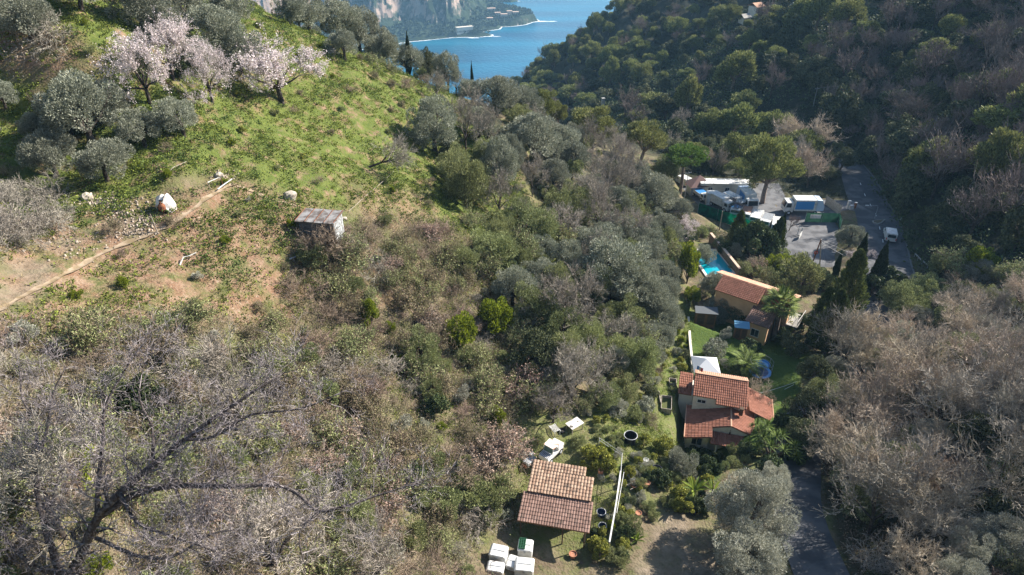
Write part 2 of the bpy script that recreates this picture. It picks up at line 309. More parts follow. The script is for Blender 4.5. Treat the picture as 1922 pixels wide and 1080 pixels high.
def ground_mat():
    m = bpy.data.materials.new('hillside_ground'); m.use_nodes = True; n = m.node_tree; L = n.links.new; b = n.nodes['Principled BSDF']
    b.inputs['Roughness'].default_value = 0.95; b.inputs['Specular IOR Level'].default_value = 0.1
    g = n.nodes.new('ShaderNodeNewGeometry')
    def nz(s, lo, hi, det=6):
        t = n.nodes.new('ShaderNodeTexNoise'); t.inputs['Scale'].default_value = s; t.inputs['Detail'].default_value = det; t.inputs['Roughness'].default_value = 0.65; L(g.outputs['Position'], t.inputs['Vector'])
        r = n.nodes.new('ShaderNodeMapRange'); r.inputs[1].default_value = lo; r.inputs[2].default_value = hi; L(t.outputs[0], r.inputs[0]); return r.outputs[0]
    def mix(f, a, c):
        x = n.nodes.new('ShaderNodeMix'); x.data_type = 'RGBA'
        if isinstance(f, float): x.inputs[0].default_value = f
        else: L(f, x.inputs[0])
        for i, q in ((6, a), (7, c)):
            if isinstance(q, tuple): x.inputs[i].default_value = (*q, 1)
            else: L(q, x.inputs[i])
        return x.outputs[2]
    def att(nm):
        a = n.nodes.new('ShaderNodeAttribute'); a.attribute_name = nm; return a.outputs['Fac']
    def mul(a, c):
        x = n.nodes.new('ShaderNodeMath'); x.operation = 'MULTIPLY'; x.use_clamp = True; L(a, x.inputs[0])
        if isinstance(c, float): x.inputs[1].default_value = c
        else: L(c, x.inputs[1])
        return x.outputs[0]
    brush = mix(nz(0.5, .35, .65), (0.10, 0.075, 0.05), (0.19, 0.155, 0.10)); brush = mix(nz(2.2, .5, .7), brush, (0.05, 0.062, 0.02))
    soil = mix(nz(0.8, .35, .65), (0.18, 0.105, 0.065), (0.25, 0.17, 0.115)); soil = mix(nz(4, .55, .75), soil, (0.36, 0.30, 0.23))
    tgreen = mix(nz(3.5, .3, .7), (0.07, 0.085, 0.028), (0.15, 0.14, 0.06))
    lush = mix(nz(1.4, .3, .7), (0.065, 0.095, 0.02), (0.13, 0.15, 0.04)); lush = mix(nz(0.6, .5, .68), lush, soil)
    terr = mix(nz(0.55, .46, .62), soil, tgreen)
    gard = mix(nz(1.2, .35, .7), (0.085, 0.12, 0.025), (0.17, 0.15, 0.08))
    lawn = mix(nz(2.5, .3, .7), (0.045, 0.08, 0.018), (0.08, 0.11, 0.025))
    dirt = mix(nz(1.2, .35, .65), (0.12, 0.10, 0.07), (0.24, 0.19, 0.14))
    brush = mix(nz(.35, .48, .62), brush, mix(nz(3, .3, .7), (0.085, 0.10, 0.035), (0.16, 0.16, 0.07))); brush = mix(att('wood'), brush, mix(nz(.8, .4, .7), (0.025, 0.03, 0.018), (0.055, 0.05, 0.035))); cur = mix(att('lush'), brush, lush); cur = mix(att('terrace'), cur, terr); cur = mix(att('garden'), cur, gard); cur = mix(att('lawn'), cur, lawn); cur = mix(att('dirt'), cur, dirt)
    L(cur, b.inputs['Base Color'])
    t = n.nodes.new('ShaderNodeTexNoise'); t.inputs['Scale'].default_value = 5; t.inputs['Detail'].default_value = 8; L(g.outputs['Position'], t.inputs['Vector'])
    bp = n.nodes.new('ShaderNodeBump'); bp.inputs['Strength'].default_value = 0.8; bp.inputs['Distance'].default_value = 0.2; L(t.outputs[0], bp.inputs['Height']); L(bp.outputs[0], b.inputs['Normal'])
    return m
gme.materials.append(ground_mat())
struct(link(bpy.data.objects.new('ground', gme)))
# ---------------------------------------------------------------- sea
def sea_mat():
    m = bpy.data.materials.new('sea_water'); m.use_nodes = True; n = m.node_tree; L = n.links.new; b = n.nodes['Principled BSDF']
    g = n.nodes.new('ShaderNodeNewGeometry'); mp = n.nodes.new('ShaderNodeMapping'); L(g.outputs['Position'], mp.inputs[0]); mp.inputs['Scale'].default_value = (0.0018, 0.011, 1)
    t = n.nodes.new('ShaderNodeTexNoise'); t.inputs['Scale'].default_value = 1; t.inputs['Detail'].default_value = 6; L(mp.outputs[0], t.inputs['Vector'])
    r = n.nodes.new('ShaderNodeValToRGB'); r.color_ramp.elements[0].position = .38; r.color_ramp.elements[0].color = (0.0, 0.07, 0.145, 1); r.color_ramp.elements[1].position = .62; r.color_ramp.elements[1].color = (0.0, 0.135, 0.235, 1)
    L(t.outputs[0], r.inputs[0]); L(r.outputs[0], b.inputs['Base Color']); b.inputs['Roughness'].default_value = 0.32; b.inputs['Specular IOR Level'].default_value = 0.5
    w_ = n.nodes.new('ShaderNodeTexNoise'); w_.inputs['Scale'].default_value = 0.12; w_.inputs['Detail'].default_value = 8; L(g.outputs['Position'], w_.inputs['Vector'])
    bp = n.nodes.new('ShaderNodeBump'); bp.inputs['Strength'].default_value = 0.5; bp.inputs['Distance'].default_value = 3; L(w_.outputs[0], bp.inputs['Height']); L(bp.outputs[0], b.inputs['Normal'])
    return m
sb = MB(); sb.add([(-6000, 250, SEA), (6000, 250, SEA), (6000, 9000, SEA), (-6000, 9000, SEA)], [(0, 1, 2, 3)])
struct(sb.build('sea', sea_mat()))
# ---------------------------------------------------------------- headland across the bay
coast = [at(x, y, SEA)[:2] for x, y in [(560,112),(640,100),(700,90),(742,83),(765,79),(800,76),(850,71),(878,70),(900,70),(921,68),(924,66),(905,62),(912,58),(925,57),(938,55),(942,51),(960,50),(985,47),(1000,42),(1011,40)]]
coast += [at(x, y, SEA)[:2] for x, y in [(1000,33),(975,27),(955,20),(940,12),(915,10),(905,4),(960,5),(975,2),(960,0)]]+[(-100, 2500), (-1500, 2600), (-1500, 1500), (-600, 1300)]
hx = np.arange(-760, 140, 4.0); hy = np.arange(1290, 2420, 4.5); HX, HY = np.meshgrid(hx, hy)
d, _ = seg_dist(HX, HY, coast, True); ins = inside(HX, HY, coast)
nse = fbm(HX/70, HY/70, 5, 31); rib = np.abs(fbm(HX/55+nse*1.5, HY/90, 5, 37)); gul = fbm(HX/150+3, HY/220, 3, 61)
rise = sstep(10, -420, HX-0.25*(HY-1700)+40)      # the massif grows towards the left
capt = sstep(-60, 20, HX)
cliff = 11*sstep(0, 12, d)*(0.25+1.2*capt)+d*(0.26-0.1*capt)
wall = (190*sstep(35, 200, d+nse*55-rib*70+gul*60)+70*sstep(60, 110, d+gul*120-rib*40))*rise**0.6-rib*22*rise*sstep(40, 90, d)
hz = SEA-4+np.where(ins, 4.2+cliff+wall+nse*6*sstep(5, 40, d)+rise*d*0.35, -np.minimum(d, 12))
hz += fbm(HX/11, HY/11, 4, 44)*2.2*sstep(3, 14, np.where(ins, d, 0)) + (np.abs(fbm(HX/17, HY/30, 4, 71))*-16+fbm(HX/26, HY/26, 4, 73)*16)*rise*sstep(25, 80, np.where(ins, d, 0))
# rocky spurs near the tree tops at the left
hme = npmesh('hills', np.stack([HX.ravel(), HY.ravel(), hz.ravel()], 1), (lambda nx, ny: (lambda a: np.stack([a, a+1, a+nx+1, a+nx], -1).reshape(-1, 4))((np.arange(ny-1)[:, None]*nx+np.arange(nx-1)[None, :])))(len(hx), len(hy)), [], smooth=False)
def hills_mat():
    m = bpy.data.materials.new('cliff_and_scrub'); m.use_nodes = True; n = m.node_tree; L = n.links.new; b = n.nodes['Principled BSDF']; b.inputs['Roughness'].default_value = 0.95; b.inputs['Specular IOR Level'].default_value = 0.1
    g = n.nodes.new('ShaderNodeNewGeometry'); sx_ = n.nodes.new('ShaderNodeSeparateXYZ'); L(g.outputs['True Normal'], sx_.inputs[0])
    t = n.nodes.new('ShaderNodeTexNoise'); t.inputs['Scale'].default_value = 0.05; t.inputs['Detail'].default_value = 8; L(g.outputs['Position'], t.inputs['Vector'])
    a = n.nodes.new('ShaderNodeMath'); a.operation = 'MULTIPLY_ADD'; L(t.outputs[0], a.inputs[0]); a.inputs[1].default_value = 1.1; L(sx_.outputs[2], a.inputs[2])
    r = n.nodes.new('ShaderNodeValToRGB'); e = r.color_ramp.elements; e[0].position = .74; e[0].color = (0.34, 0.25, 0.20, 1); e[1].position = .95; e[1].color = (0.03, 0.045, 0.025, 1)
    e.new(.82).color = (0.12, 0.11, 0.085, 1); L(a.outputs[0], r.inputs[0])
    L(r.outputs[0], b.inputs['Base Color']); bp = n.nodes.new('ShaderNodeBump'); bp.inputs['Strength'].default_value = 0.7; bp.inputs['Distance'].default_value = 6; L(t.outputs[0], bp.inputs['Height']); L(bp.outputs[0], b.inputs['Normal'])
    return m
hme.materials.append(hills_mat()); struct(link(bpy.data.objects.new('hills', hme)))
def hillH(x, y):
    i = int(np.clip((x-hx[0])/4.0, 0, len(hx)-1)); j = int(np.clip((y-hy[0])/4.5, 0, len(hy)-1)); return float(hz[j, i])
# surf along the shore
fv = []; ff = []
cs = catmull(coast[:21], 8.0)
for i, p in enumerate(cs):
    wd = 1.5+5*max(0, vnoise(np.array(i*0.23), np.array(3.3), 5)-0.25); q = cs[min(i+1, len(cs)-1)]-cs[max(i-1, 0)]; nn = np.array([q[1], -q[0]])/(np.linalg.norm(q)+1e-9)
    fv += [(p[0]-nn[0]*2, p[1]-nn[1]*2, SEA+.06), (p[0]+nn[0]*wd, p[1]+nn[1]*wd, SEA+.06)]
ff = [(2*i, 2*i+1, 2*i+3, 2*i+2) for i in range(len(cs)-1)]
fo = MB(); fo.add(fv, ff)
for (x, y, ln, wd) in ((1020, 40.5, 34, 5), (915, 68.7, 30, 3), (965, 2.5, 18, 3), (888, 71.5, 14, 3)):
    c = at(x, y, SEA); fo.lathe([(0.01, .08), (1, .08)], (0, 0, 0), 16); k = len(fo.v)-32
    for i in range(32): v = fo.v[k+i]; fo.v[k+i] = (c[0]+v[0]*ln*(1+.2*math.sin(i*2.7)), c[1]+v[1]*wd*(1+.4*math.sin(i*1.9)), SEA+.08)
tag(fo.build('surf', mat('sea_foam', (0.75, 0.78, 0.8), 0.8)), kind='stuff')
# ---------------------------------------------------------------- haze
hb = MB(); hb.box((0, 1350, (SEA-42+420)/2-0), (4200, 3500, 420-(SEA-42)))
hm = bpy.data.materials.new('haze_air'); hm.use_nodes = True; hn = hm.node_tree; hn.nodes.clear()
ho = hn.nodes.new('ShaderNodeOutputMaterial'); pv = hn.nodes.new('ShaderNodeVolumePrincipled'); pv.inputs['Color'].default_value = (0.36, 0.68, 1, 1); pv.inputs['Density'].default_value = 0.00014; pv.inputs['Anisotropy'].default_value = 0.0
hn.links.new(pv.outputs[0], ho.inputs['Volume'])
hz_o = hb.build('haze', hm); tag(hz_o, kind='stuff')
# ================================================================ vegetation
def unit(a): return a/(np.linalg.norm(a, axis=-1, keepdims=True)+1e-9)
def rdir(n): return unit(rng.normal(size=(n, 3)))
def leaf_mesh(name, Pc, L, W, m, up=None, jit=0.4, midx=None):
    """one small diamond leaf at each point; up (n,3) gives the growth direction"""
    n = len(Pc); a = rdir(n) if up is None else unit(up+rdir(n)*jit); b = unit(np.cross(a, rdir(n)))
    s = rng.uniform(0.65, 1.35, (n, 1)); a = a*L/2*s; b = b*W/2*s
    V = np.stack([Pc-a, Pc+b+a*0.15, Pc+a, Pc-b+a*0.15], 1).reshape(-1, 3)
    return npmesh(name, V, np.arange(4*n).reshape(n, 4), m, midx=midx)
def seg_mesh(name, S, m):
    """S: (n,8) = p0, p1, r0, r1 -> three sided tapered twigs"""
    S = np.concatenate(S) if isinstance(S, list) else S; n = len(S); p0, p1 = S[:, :3], S[:, 3:6]; d = unit(p1-p0)
    a = unit(np.cross(d, rdir(n))); b = np.cross(d, a); V = []
    for p, r in ((p0, S[:, 6:7]), (p1, S[:, 7:8])):
        for k in range(3): V.append(p+r*(a*math.cos(2.0944*k)+b*math.sin(2.0944*k)))
    V = np.stack(V, 1).reshape(-1, 3); o = (np.arange(n)*6)[:, None]
    F = np.concatenate([o+np.array([[k, (k+1) % 3, 3+(k+1) % 3, 3+k]]) for k in range(3)])
    return npmesh(name, V, F, m)
def thick_mesh(name, S, m, n=7):
    """round limbs for trunks"""
    S = np.concatenate(S) if isinstance(S, list) else S
    mb = MB()
    for s in S: mb.tube([s[:3], s[3:6]], [float(s[6]), float(s[7])], n, cap=False)
    me = bpy.data.meshes.new(name); me.from_pydata(mb.v, [], mb.f); me.materials.append(m); me.polygons.foreach_set('use_smooth', np.full(len(me.polygons), True)); me.update(); return me
def grow(S0, D0, L0, R0, kids, spread, shrink, rs, up=0.15, nseg=3, wob=0.25, tmin=0.35):
    """levels of branches; returns a list with the segments of each level and the twig end points"""
    lev = []; S, D, Ln, Rr = map(np.asarray, (S0, D0, L0, R0)); tips = None
    for li in range(len(kids)+1):
        n = len(S); pts = [S]; d = D; segs = []
        for k in range(nseg):
            d = unit(d+rng.normal(size=(n, 3))*wob+np.array([0, 0, up])); p = pts[-1]+d*(Ln/nseg)[:, None]
            r0 = Rr*(1-0.55*k/nseg); r1 = Rr*(1-0.55*(k+1)/nseg); segs.append(np.c_[pts[-1], p, r0, r1]); pts.append(p)
        lev.append(np.concatenate(segs)); tips = pts[-1]
        if li == len(kids): break
        kk = kids[li]; i = np.repeat(np.arange(n), kk); t = rng.uniform(tmin, 1.0, n*kk); t[::kk] = 1.0
        q = np.stack(pts, 1)[i]; tt = t*nseg; j = np.minimum(tt.astype(int), nseg-1); f = (tt-j)[:, None]
        S = q[np.arange(n*kk), j]*(1-f)+q[np.arange(n*kk), j+1]*f
        D = unit(d[i]*0.75+rdir(n*kk)*spread[li] if isinstance(spread, (list, tuple)) else d[i]*0.75+rdir(n*kk)*spread)
        sh = shrink[li] if isinstance(shrink, (list, tuple)) else shrink
        Ln = Ln[i]*sh*rng.uniform(0.7, 1.2, n*kk); Rr = np.maximum(Rr[i]*(1-0.5*t)*rs, RMIN)
    return lev, tips
RMIN = 0.011
def M_(name, *a, **k): return mat(name, *a, **k)
BARK = M_('bark_brown', (0.10, 0.075, 0.06), .95, .1, noise=(6, (0.18, 0.15, 0.13), .4, .7), bump=(12, .8, .05))
BARKD = M_('bark_dark', (0.045, 0.035, 0.03), .95, .1, noise=(5, (0.13, 0.115, 0.10), .45, .7))
BARKG = M_('bark_pine', (0.17, 0.13, 0.11), .95, .1, noise=(5, (0.28, 0.23, 0.19), .4, .7))
TWIG = M_('twigs_grey_brown', (0.30, 0.27, 0.225), .9, .15, isl=.4, rnd=.18)
TWIGP = M_('twigs_pinkish', (0.43, 0.365, 0.28), .9, .15, isl=.4, rnd=.18)
TWIGB = M_('twigs_brown', (0.26, 0.20, 0.15), .9, .15, isl=.45, rnd=.2)
TWIGW = M_('twigs_wood', (0.19, 0.155, 0.14), .9, .15, isl=.4, rnd=.25)
def LF(name, c, c2, isl=.35, tr=.25, rnd=.16, rough=.6, spec=.3): return mat(name, c, max(rough, .6), spec*.4, isl=isl, col2=c2, trans=tr, rnd=rnd)
L_OLIVE = LF('leaf_olive', (0.155, 0.172, 0.115), (0.33, 0.34, 0.27), tr=.15, rough=.5, spec=.4)
L_OLIVEG = LF('leaf_olive_green', (0.13, 0.155, 0.06), (0.30, 0.325, 0.15), tr=.2)
L_SILVER = LF('leaf_silver', (0.24, 0.245, 0.18), (0.46, 0.455, 0.38), tr=.15, rough=.45, spec=.5)
L_PINE = LF('needles_pine', (0.10, 0.125, 0.04), (0.27, 0.285, 0.10), tr=.2)
L_UMB = LF('needles_umbrella', (0.06, 0.12, 0.025), (0.13, 0.20, 0.04), tr=.2, rnd=.05)
L_OAK = LF('leaf_oak', (0.05, 0.065, 0.03), (0.13, 0.14, 0.07), tr=.15)
L_DARK = LF('leaf_dark', (0.028, 0.05, 0.02), (0.075, 0.10, 0.035), tr=.15, rough=.4, spec=.5)
L_CYP = LF('leaf_cypress', (0.02, 0.035, 0.014), (0.05, 0.07, 0.025), tr=.1)
L_CONI = LF('leaf_conifer', (0.05, 0.075, 0.022), (0.14, 0.17, 0.055), tr=.15)
L_BRIGHT = LF('leaf_bright', (0.085, 0.125, 0.012), (0.27, 0.31, 0.03), tr=.3, rnd=.06)
L_YEL = LF('leaf_yellow_green', (0.09, 0.12, 0.025), (0.36, 0.35, 0.07), tr=.25, rnd=.06)
L_BRUSH = LF('leaf_brush', (0.11, 0.105, 0.055), (0.25, 0.22, 0.125), tr=.2, rnd=.2)
L_RUS = LF('leaf_russet', (0.20, 0.13, 0.09), (0.42, 0.31, 0.25), tr=.2)
L_BLOS = LF('petals_pink', (0.50, 0.41, 0.42), (0.78, 0.71, 0.71), tr=.3, isl=.15)
L_PALM = LF('leaf_palm', (0.06, 0.10, 0.02), (0.17, 0.21, 0.05), tr=.2, rnd=.05)
L_BANANA = LF('leaf_banana', (0.08, 0.13, 0.02), (0.20, 0.25, 0.04), tr=.35, rnd=.05, rough=.4)
def clump_pts(rx, rz, nc, rc, n, z0, top=0.75, shell=.55, flat=1.0, low=-0.35, core=0):
    """clump centres on an uneven dome, and leaf points round them"""
    d = rdir(nc*4); d = d[d[:, 2] > low][:nc]; nc = len(d); rr = rng.uniform(0.5, 1.0, nc)**top
    c = d*np.array([rx, rx, rz])*rr[:, None]*rng.uniform(.82, 1.12, (nc, 1)); c[:, 2] += z0
    r = rc*rng.uniform(.6, 1.3, nc); k = rng.choice(nc, n, p=r**2/np.sum(r**2)); o = rdir(n)*(rng.uniform(shell, 1, n)**.7)[:, None]*r[k][:, None]; o[:, 2] *= flat
    return c, r, c[k]+o, unit(o+d[k]*0.5*r[k][:, None])
def limbs_to(c, h0, r0, nmax=12, lean=0.0, z_base=-0.6):
    """trunk plus limbs that reach into the clumps"""
    seg = []; p = np.array([0, 0, z_base]); r = r0*1.25; f = np.array([lean, 0, h0]); q = np.array([lean*.3+.06, .05, h0*.45])
    seg += [np.r_[p, q, r, r0], np.r_[q, f, r0, r0*.85]]
    for k in rng.permutation(len(c))[:nmax]:
        e = c[k]; m1 = f+(e-f)*.4+rng.normal(size=3)*np.linalg.norm(e-f)*.10+np.array([0, 0, .12*np.linalg.norm(e-f)]); rr = r0*.5
        seg += [np.r_[f-(0, 0, .1), m1, rr, rr*.62], np.r_[m1, e, rr*.62, rr*.22]]
    return np.array(seg)
LIB = {}      # kind -> list of (list of (part name, mesh), width, crown height, total height)
def reg(kind, parts, wd, hc, ht): LIB.setdefault(kind, []).append((parts, wd, hc, ht))
def leafy(kind, nvar, rx, rz, h0, r0, nc, rc, n, L, W, mleaf, mbark=BARK, part='crown', up=False, **kw):
    for v in range(nvar):
        z0 = h0+rz*.55; c, r, pts, dd = clump_pts(rx, rz, nc, rc, n, z0, **kw)
        ptsu = dd+np.array([0, 0, .5]) if up else None
        cr = leaf_mesh(kind+'_leaves', pts, L, W, mleaf, ptsu, .6); tr = thick_mesh(kind+'_wood', limbs_to(c, h0, r0, lean=rng.uniform(-.3, .3)), mbark)
        reg(kind, [('trunk', tr), (part, cr)], 2*(rx+rc*.75), z0, z0+rz)
def bare(kind, nvar, h, r0, nst, kids, spread, shrink, rs, mt, L1=None, tilt=.5, blossom=None, nb=0, up=.12, wob=.25, bl=(.07, .06)):
    for v in range(nvar):
        trunk = []; st = []
        if h > 0:
            a = np.array([0, 0, -.6]); b = np.array([rng.uniform(-.2, .2), 0, h]); trunk.append(np.r_[a, b, r0*1.2, r0*.85]); S = np.tile(b, (nst, 1))
        else: S = rng.normal(size=(nst, 3))*[.25, .25, 0]+[0, 0, -.15]
        ph = np.arange(nst)*2*math.pi/nst+rng.uniform(0, .8, nst); tl = rng.uniform(.3, 1.2, nst)*tilt
        D = unit(np.stack([np.cos(ph)*tl, np.sin(ph)*tl, np.ones(nst)], 1))
        lev, tips = grow(S, D, np.full(nst, L1)*rng.uniform(.8, 1.2, nst), np.full(nst, r0*.6), kids, spread, shrink, rs, up=up, wob=wob)
        allp = np.concatenate([l[:, 3:6] for l in lev]); wd = np.percentile(np.hypot(allp[:, 0], allp[:, 1]), 93)*2; ht = np.percentile(allp[:, 2], 97)
        parts = []
        if h > 0: parts.append(('trunk', thick_mesh(kind+'_wood', [np.array(trunk), lev[0]], BARKD if mt is not TWIGP else BARK)))
        parts.append(('branches', seg_mesh(kind+'_twigs', lev[1:] if h > 0 else lev, mt)))
        if blossom is not None:
            src = np.concatenate([l[:, 3:6] for l in lev[-2:]]); k = rng.integers(0, len(src), nb); keep = src[k][:, 2] > h*.6; pp = src[k][keep]+rng.normal(size=(keep.sum(), 3))*bl[1]*1.4
            parts.append(('blossom' if blossom is L_BLOS else 'leaves', leaf_mesh(kind+'_bits', pp, bl[0]*1.3, bl[0], blossom)))
        reg(kind, parts, wd, ht*.62, ht)
# ---- kinds
leafy('olive_tree', 4, 1.95, 1.65, 1.0, .19, 44, .58, 22000, .125, .046, L_OLIVE, BARKD, up=True, low=-.6)
leafy('olive_green', 3, 1.95, 1.8, .7, .17, 42, .58, 18000, .125, .052, L_OLIVEG, BARKD, up=True, low=-.7)
leafy('silver_tree', 2, 2.9, 3.0, .8, .24, 90, .70, 52000, .13, .05, L_SILVER, BARK, up=True, low=-.7)
leafy('pine_tree', 3, 2.8, 2.6, 1.9, .24, 42, .85, 12000, .30, .075, L_PINE, BARKG, up=True, flat=.7, shell=.4)
leafy('wood_pine', 3, 2.7, 2.3, 1.6, .22, 30, 1.0, 7500, .42, .13, L_PINE, BARKG, up=True, flat=.7, shell=.5)
leafy('umbrella_pine', 1, 2.7, 1.25, 4.0, .2, 48, .62, 10000, .26, .07, L_UMB, BARKG, up=True, low=-.05, flat=.75)
leafy('oak_tree', 2, 2.2, 2.2, .8, .2, 34, .7, 9000, .16, .11, L_OAK, BARK, shell=.5)
leafy('wood_oak', 3, 2.5, 2.3, .9, .2, 30, .9, 6500, .34, .20, L_OAK, BARK, shell=.5, low=-.7)
leafy('dark_shrub', 2, .95, .9, .3, .07, 22, .34, 5200, .12, .085, L_DARK, BARK, part='foliage')
leafy('bright_shrub', 2, .95, 1.05, .25, .07, 22, .34, 6500, .13, .06, L_BRIGHT, BARK, part='foliage', up=True)
leafy('yellow_shrub', 2, .9, .8, .4, .06, 18, .32, 3600, .13, .08, L_YEL, BARK, part='foliage')
leafy('green_shrub', 3, 1.0, .85, .25, .06, 20, .38, 4600, .12, .055, L_OLIVEG, BARK, part='foliage', up=True)
leafy('grey_shrub', 2, 1.0, .8, .2, .06, 18, .38, 4600, .11, .045, L_SILVER, BARK, part='foliage', up=True)
leafy('clipped_ball', 1, .62, .60, .35, .06, 60, .17, 5200, .07, .045, L_OAK, BARK, part='foliage', top=.2, low=-.9)
leafy('clipped_grey', 1, .62, .52, .30, .06, 60, .17, 4800, .07, .04, L_OLIVE, BARK, part='foliage', top=.2, low=-.9)
for v in range(2):     # mixed scrub: twigs plus sparse leaves
    for kd, lf_, tw, nl in (('scrub_bush', L_BRUSH, TWIGB, 2600), ('russet_bush', L_RUS, TWIG, 2300), ('holm_bush', L_OLIVEG, TWIGB, 3400)):
        lev, tips = grow(rng.normal(size=(9, 3))*[.2, .2, 0]+[0, 0, -.1], unit(rng.normal(size=(9, 3))*[.55, .55, .1]+[0, 0, 1]), np.full(9, .95), np.full(9, .022), [4, 4, 4], .55, .72, .75, up=.05)
        src = np.concatenate([l[:, 3:6] for l in lev[1:]]); k = rng.integers(0, len(src), nl)
        lm = leaf_mesh(kd+'_leaves', src[k]+rng.normal(size=(nl, 3))*.09, .12, .06, lf_)
        ht = np.percentile(src[:, 2], 96); reg(kd, [('branches', seg_mesh(kd+'_twigs', lev, tw)), ('foliage', lm)], np.percentile(np.hypot(src[:, 0], src[:, 1]), 92)*2, ht*.6, ht)
bare('bare_shrub', 3, 0, .035, 9, [4, 4, 5], .55, .74, .72, TWIGB, L1=1.0, tilt=.75, up=.04)
bare('thorny_shrub', 2, 0, .03, 12, [4, 4, 5], .6, .72, .75, TWIG, L1=.9, tilt=1.0, up=.0)
RMIN = .015
bare('bare_tree', 3, 1.3, .15, 6, [4, 4, 4, 6], .5, .72, .66, TWIG, L1=2.1, tilt=.7, up=.10)
bare('pale_bare_tree', 3, 1.2, .14, 6, [4, 4, 4, 6], .48, .72, .66, TWIGP, L1=2.0, tilt=.65, up=.12)
RMIN = .028
bare('wood_bare', 3, 1.6, .17, 7, [4, 4, 5], .5, .72, .66, TWIGW, L1=2.2, tilt=.6, up=.14)
RMIN = .011
bare('almond_tree', 2, .9, .13, 6, [4, 4, 4, 2], .55, .68, .66, TWIG, L1=1.6, tilt=1.0, blossom=L_BLOS, nb=9500, up=.1, bl=(.055, .045))
for v in range(2):     # cypress columns
    n = 7000; z = rng.uniform(0, 1, n); prof = np.sin(np.clip(z*1.06+.03, 0, 1)*math.pi)**.55*(1-.55*z); a = rng.uniform(0, 2*math.pi, n)
    rr = .62*prof*(rng.uniform(.6, 1, n)**.5)*(1+.16*np.sin(a*3+z*9)+.12*np.sin(a*5-z*23)); pts = np.stack([np.cos(a)*rr, np.sin(a)*rr, .25+z*6.0], 1); o = np.stack([np.cos(a)*.35, np.sin(a)*.35, np.ones(n)], 1)
    reg('cypress_tree', [('trunk', thick_mesh('cyp_wood', np.array([[0, 0, -.5, 0, 0, 1.2, .12, .09], [0, 0, 1.2, 0, 0, 5.4, .09, .02]]), BARK)), ('crown', leaf_mesh('cyp_leaves', pts, .26, .08, L_CYP, o, .35))], 1.2, 3.2, 6.3)
    n = 14000; z = rng.uniform(0, 1, n); prof = (1-z)**.62*np.clip(z*9+.35, 0, 1); a = rng.uniform(0, 2*math.pi, n); lob = 1+.22*np.sin(a*4+z*13)+.2*np.sin(a*7-z*31)
    rr = 1.55*prof*(rng.uniform(.45, 1, n)**.5)*lob; pts = np.stack([np.cos(a)*rr, np.sin(a)*rr, .3+z*6.4+.3*rr], 1); o = np.stack([np.cos(a)*.8, np.sin(a)*.8, np.ones(n)], 1)
    reg('conifer_tree', [('trunk', thick_mesh('con_wood', np.array([[0, 0, -.5, 0, 0, 2, .2, .14], [0, 0, 2, 0, 0, 6, .14, .03]]), BARK)), ('crown', leaf_mesh('con_leaves', pts, .24, .075, L_CONI, o, .5))], 2.9, 3.0, 6.9)
def blade_strip(p0, d0, ln, wd, droop, n=5, V=None, F=None, fold=0.12):
    """a drooping leaf blade"""
    d = Vector(d0).normalized(); p = Vector(p0); side = d.cross(Vector((0, 0, 1))); side = side.normalized() if side.length > .05 else Vector((1, 0, 0)); k = len(V)
    for i in range(n+1):
        t = i/n; w_ = wd*math.sin(math.pi*min(1, t*.9+.1))**.6*(1-t**4*.9); V.append(tuple(p-side*w_/2+Vector((0, 0, fold*w_)))); V.append(tuple(p)); V.append(tuple(p+side*w_/2+Vector((0, 0, fold*w_)))); p = p+d*ln/n; d = (d+Vector((0, 0, -droop/n))).normalized()
    for i in range(n):
        for s in (0, 1): a = k+i*3+s; F.append((a, a+1, a+4, a+3))
def mk(name, V, F, m):
    return npmesh(name, np.array(V), np.array(F), m)
# palm with feather fronds, fan palm, yucca rosette, banana plant
def palm(kind, trunk_h, nf, flen, fan):
    parts = [('trunk', thick_mesh(kind+'_wood', np.array([[0, 0, -.3, .05, 0, trunk_h*.6, .2, .16], [.05, 0, trunk_h*.6, .08, 0, trunk_h, .16, .17]]), BARK, 10))]
    V, F = [], []
    for i in range(nf):
        a = i*2.39996; el = R(75-95*(i/nf)); d = Vector((math.cos(a)*math.cos(el), math.sin(a)*math.cos(el), math.sin(el))); p = Vector((.08, 0, trunk_h))
        if fan:
            e = p+d*flen*.55; blade_strip(p, d, flen*.55, .04, .1, 3, V, F); s = d.cross(Vector((0, 0, 1))).normalized(); u_ = s.cross(d)
            for k in range(15):
                t = R(-105+15*k); dd = (d*math.cos(t)+s*math.sin(t)); blade_strip(e, dd, flen*.52, .075, .35, 3, V, F)
        else:
            pts = [p]; dd = d.copy(); n = 16
            for k in range(n): dd = (dd+Vector((0, 0, -1.5/n))).normalized(); pts.append(pts[-1]+dd*flen/n)
            s = dd.cross(Vector((0, 0, 1))).normalized()
            for k in range(1, n+1):
                t = k/n; ll = flen*.27*math.sin(math.pi*(t*.85+.12))**.6; q = (pts[k]-pts[k-1]).normalized()
                for sg in (-1, 1):
                    for h in (0, .5): blade_strip(pts[k-1].lerp(pts[k], h), (s*sg*.8+q*.6+Vector((0, 0, .15))), ll, .045, .5, 2, V, F)
            for k in range(n): blade_strip(pts[k], pts[k+1]-pts[k], flen/n, .035, 0, 1, V, F)
    parts.append(('fronds', mk(kind+'_fronds', V, F, L_PALM))); reg(kind, parts, flen*1.6, trunk_h+.1, trunk_h+flen*.5)
palm('fan_palm', 2.4, 26, 1.15, True); palm('date_palm', .9, 34, 1.9, False)
V, F = [], []
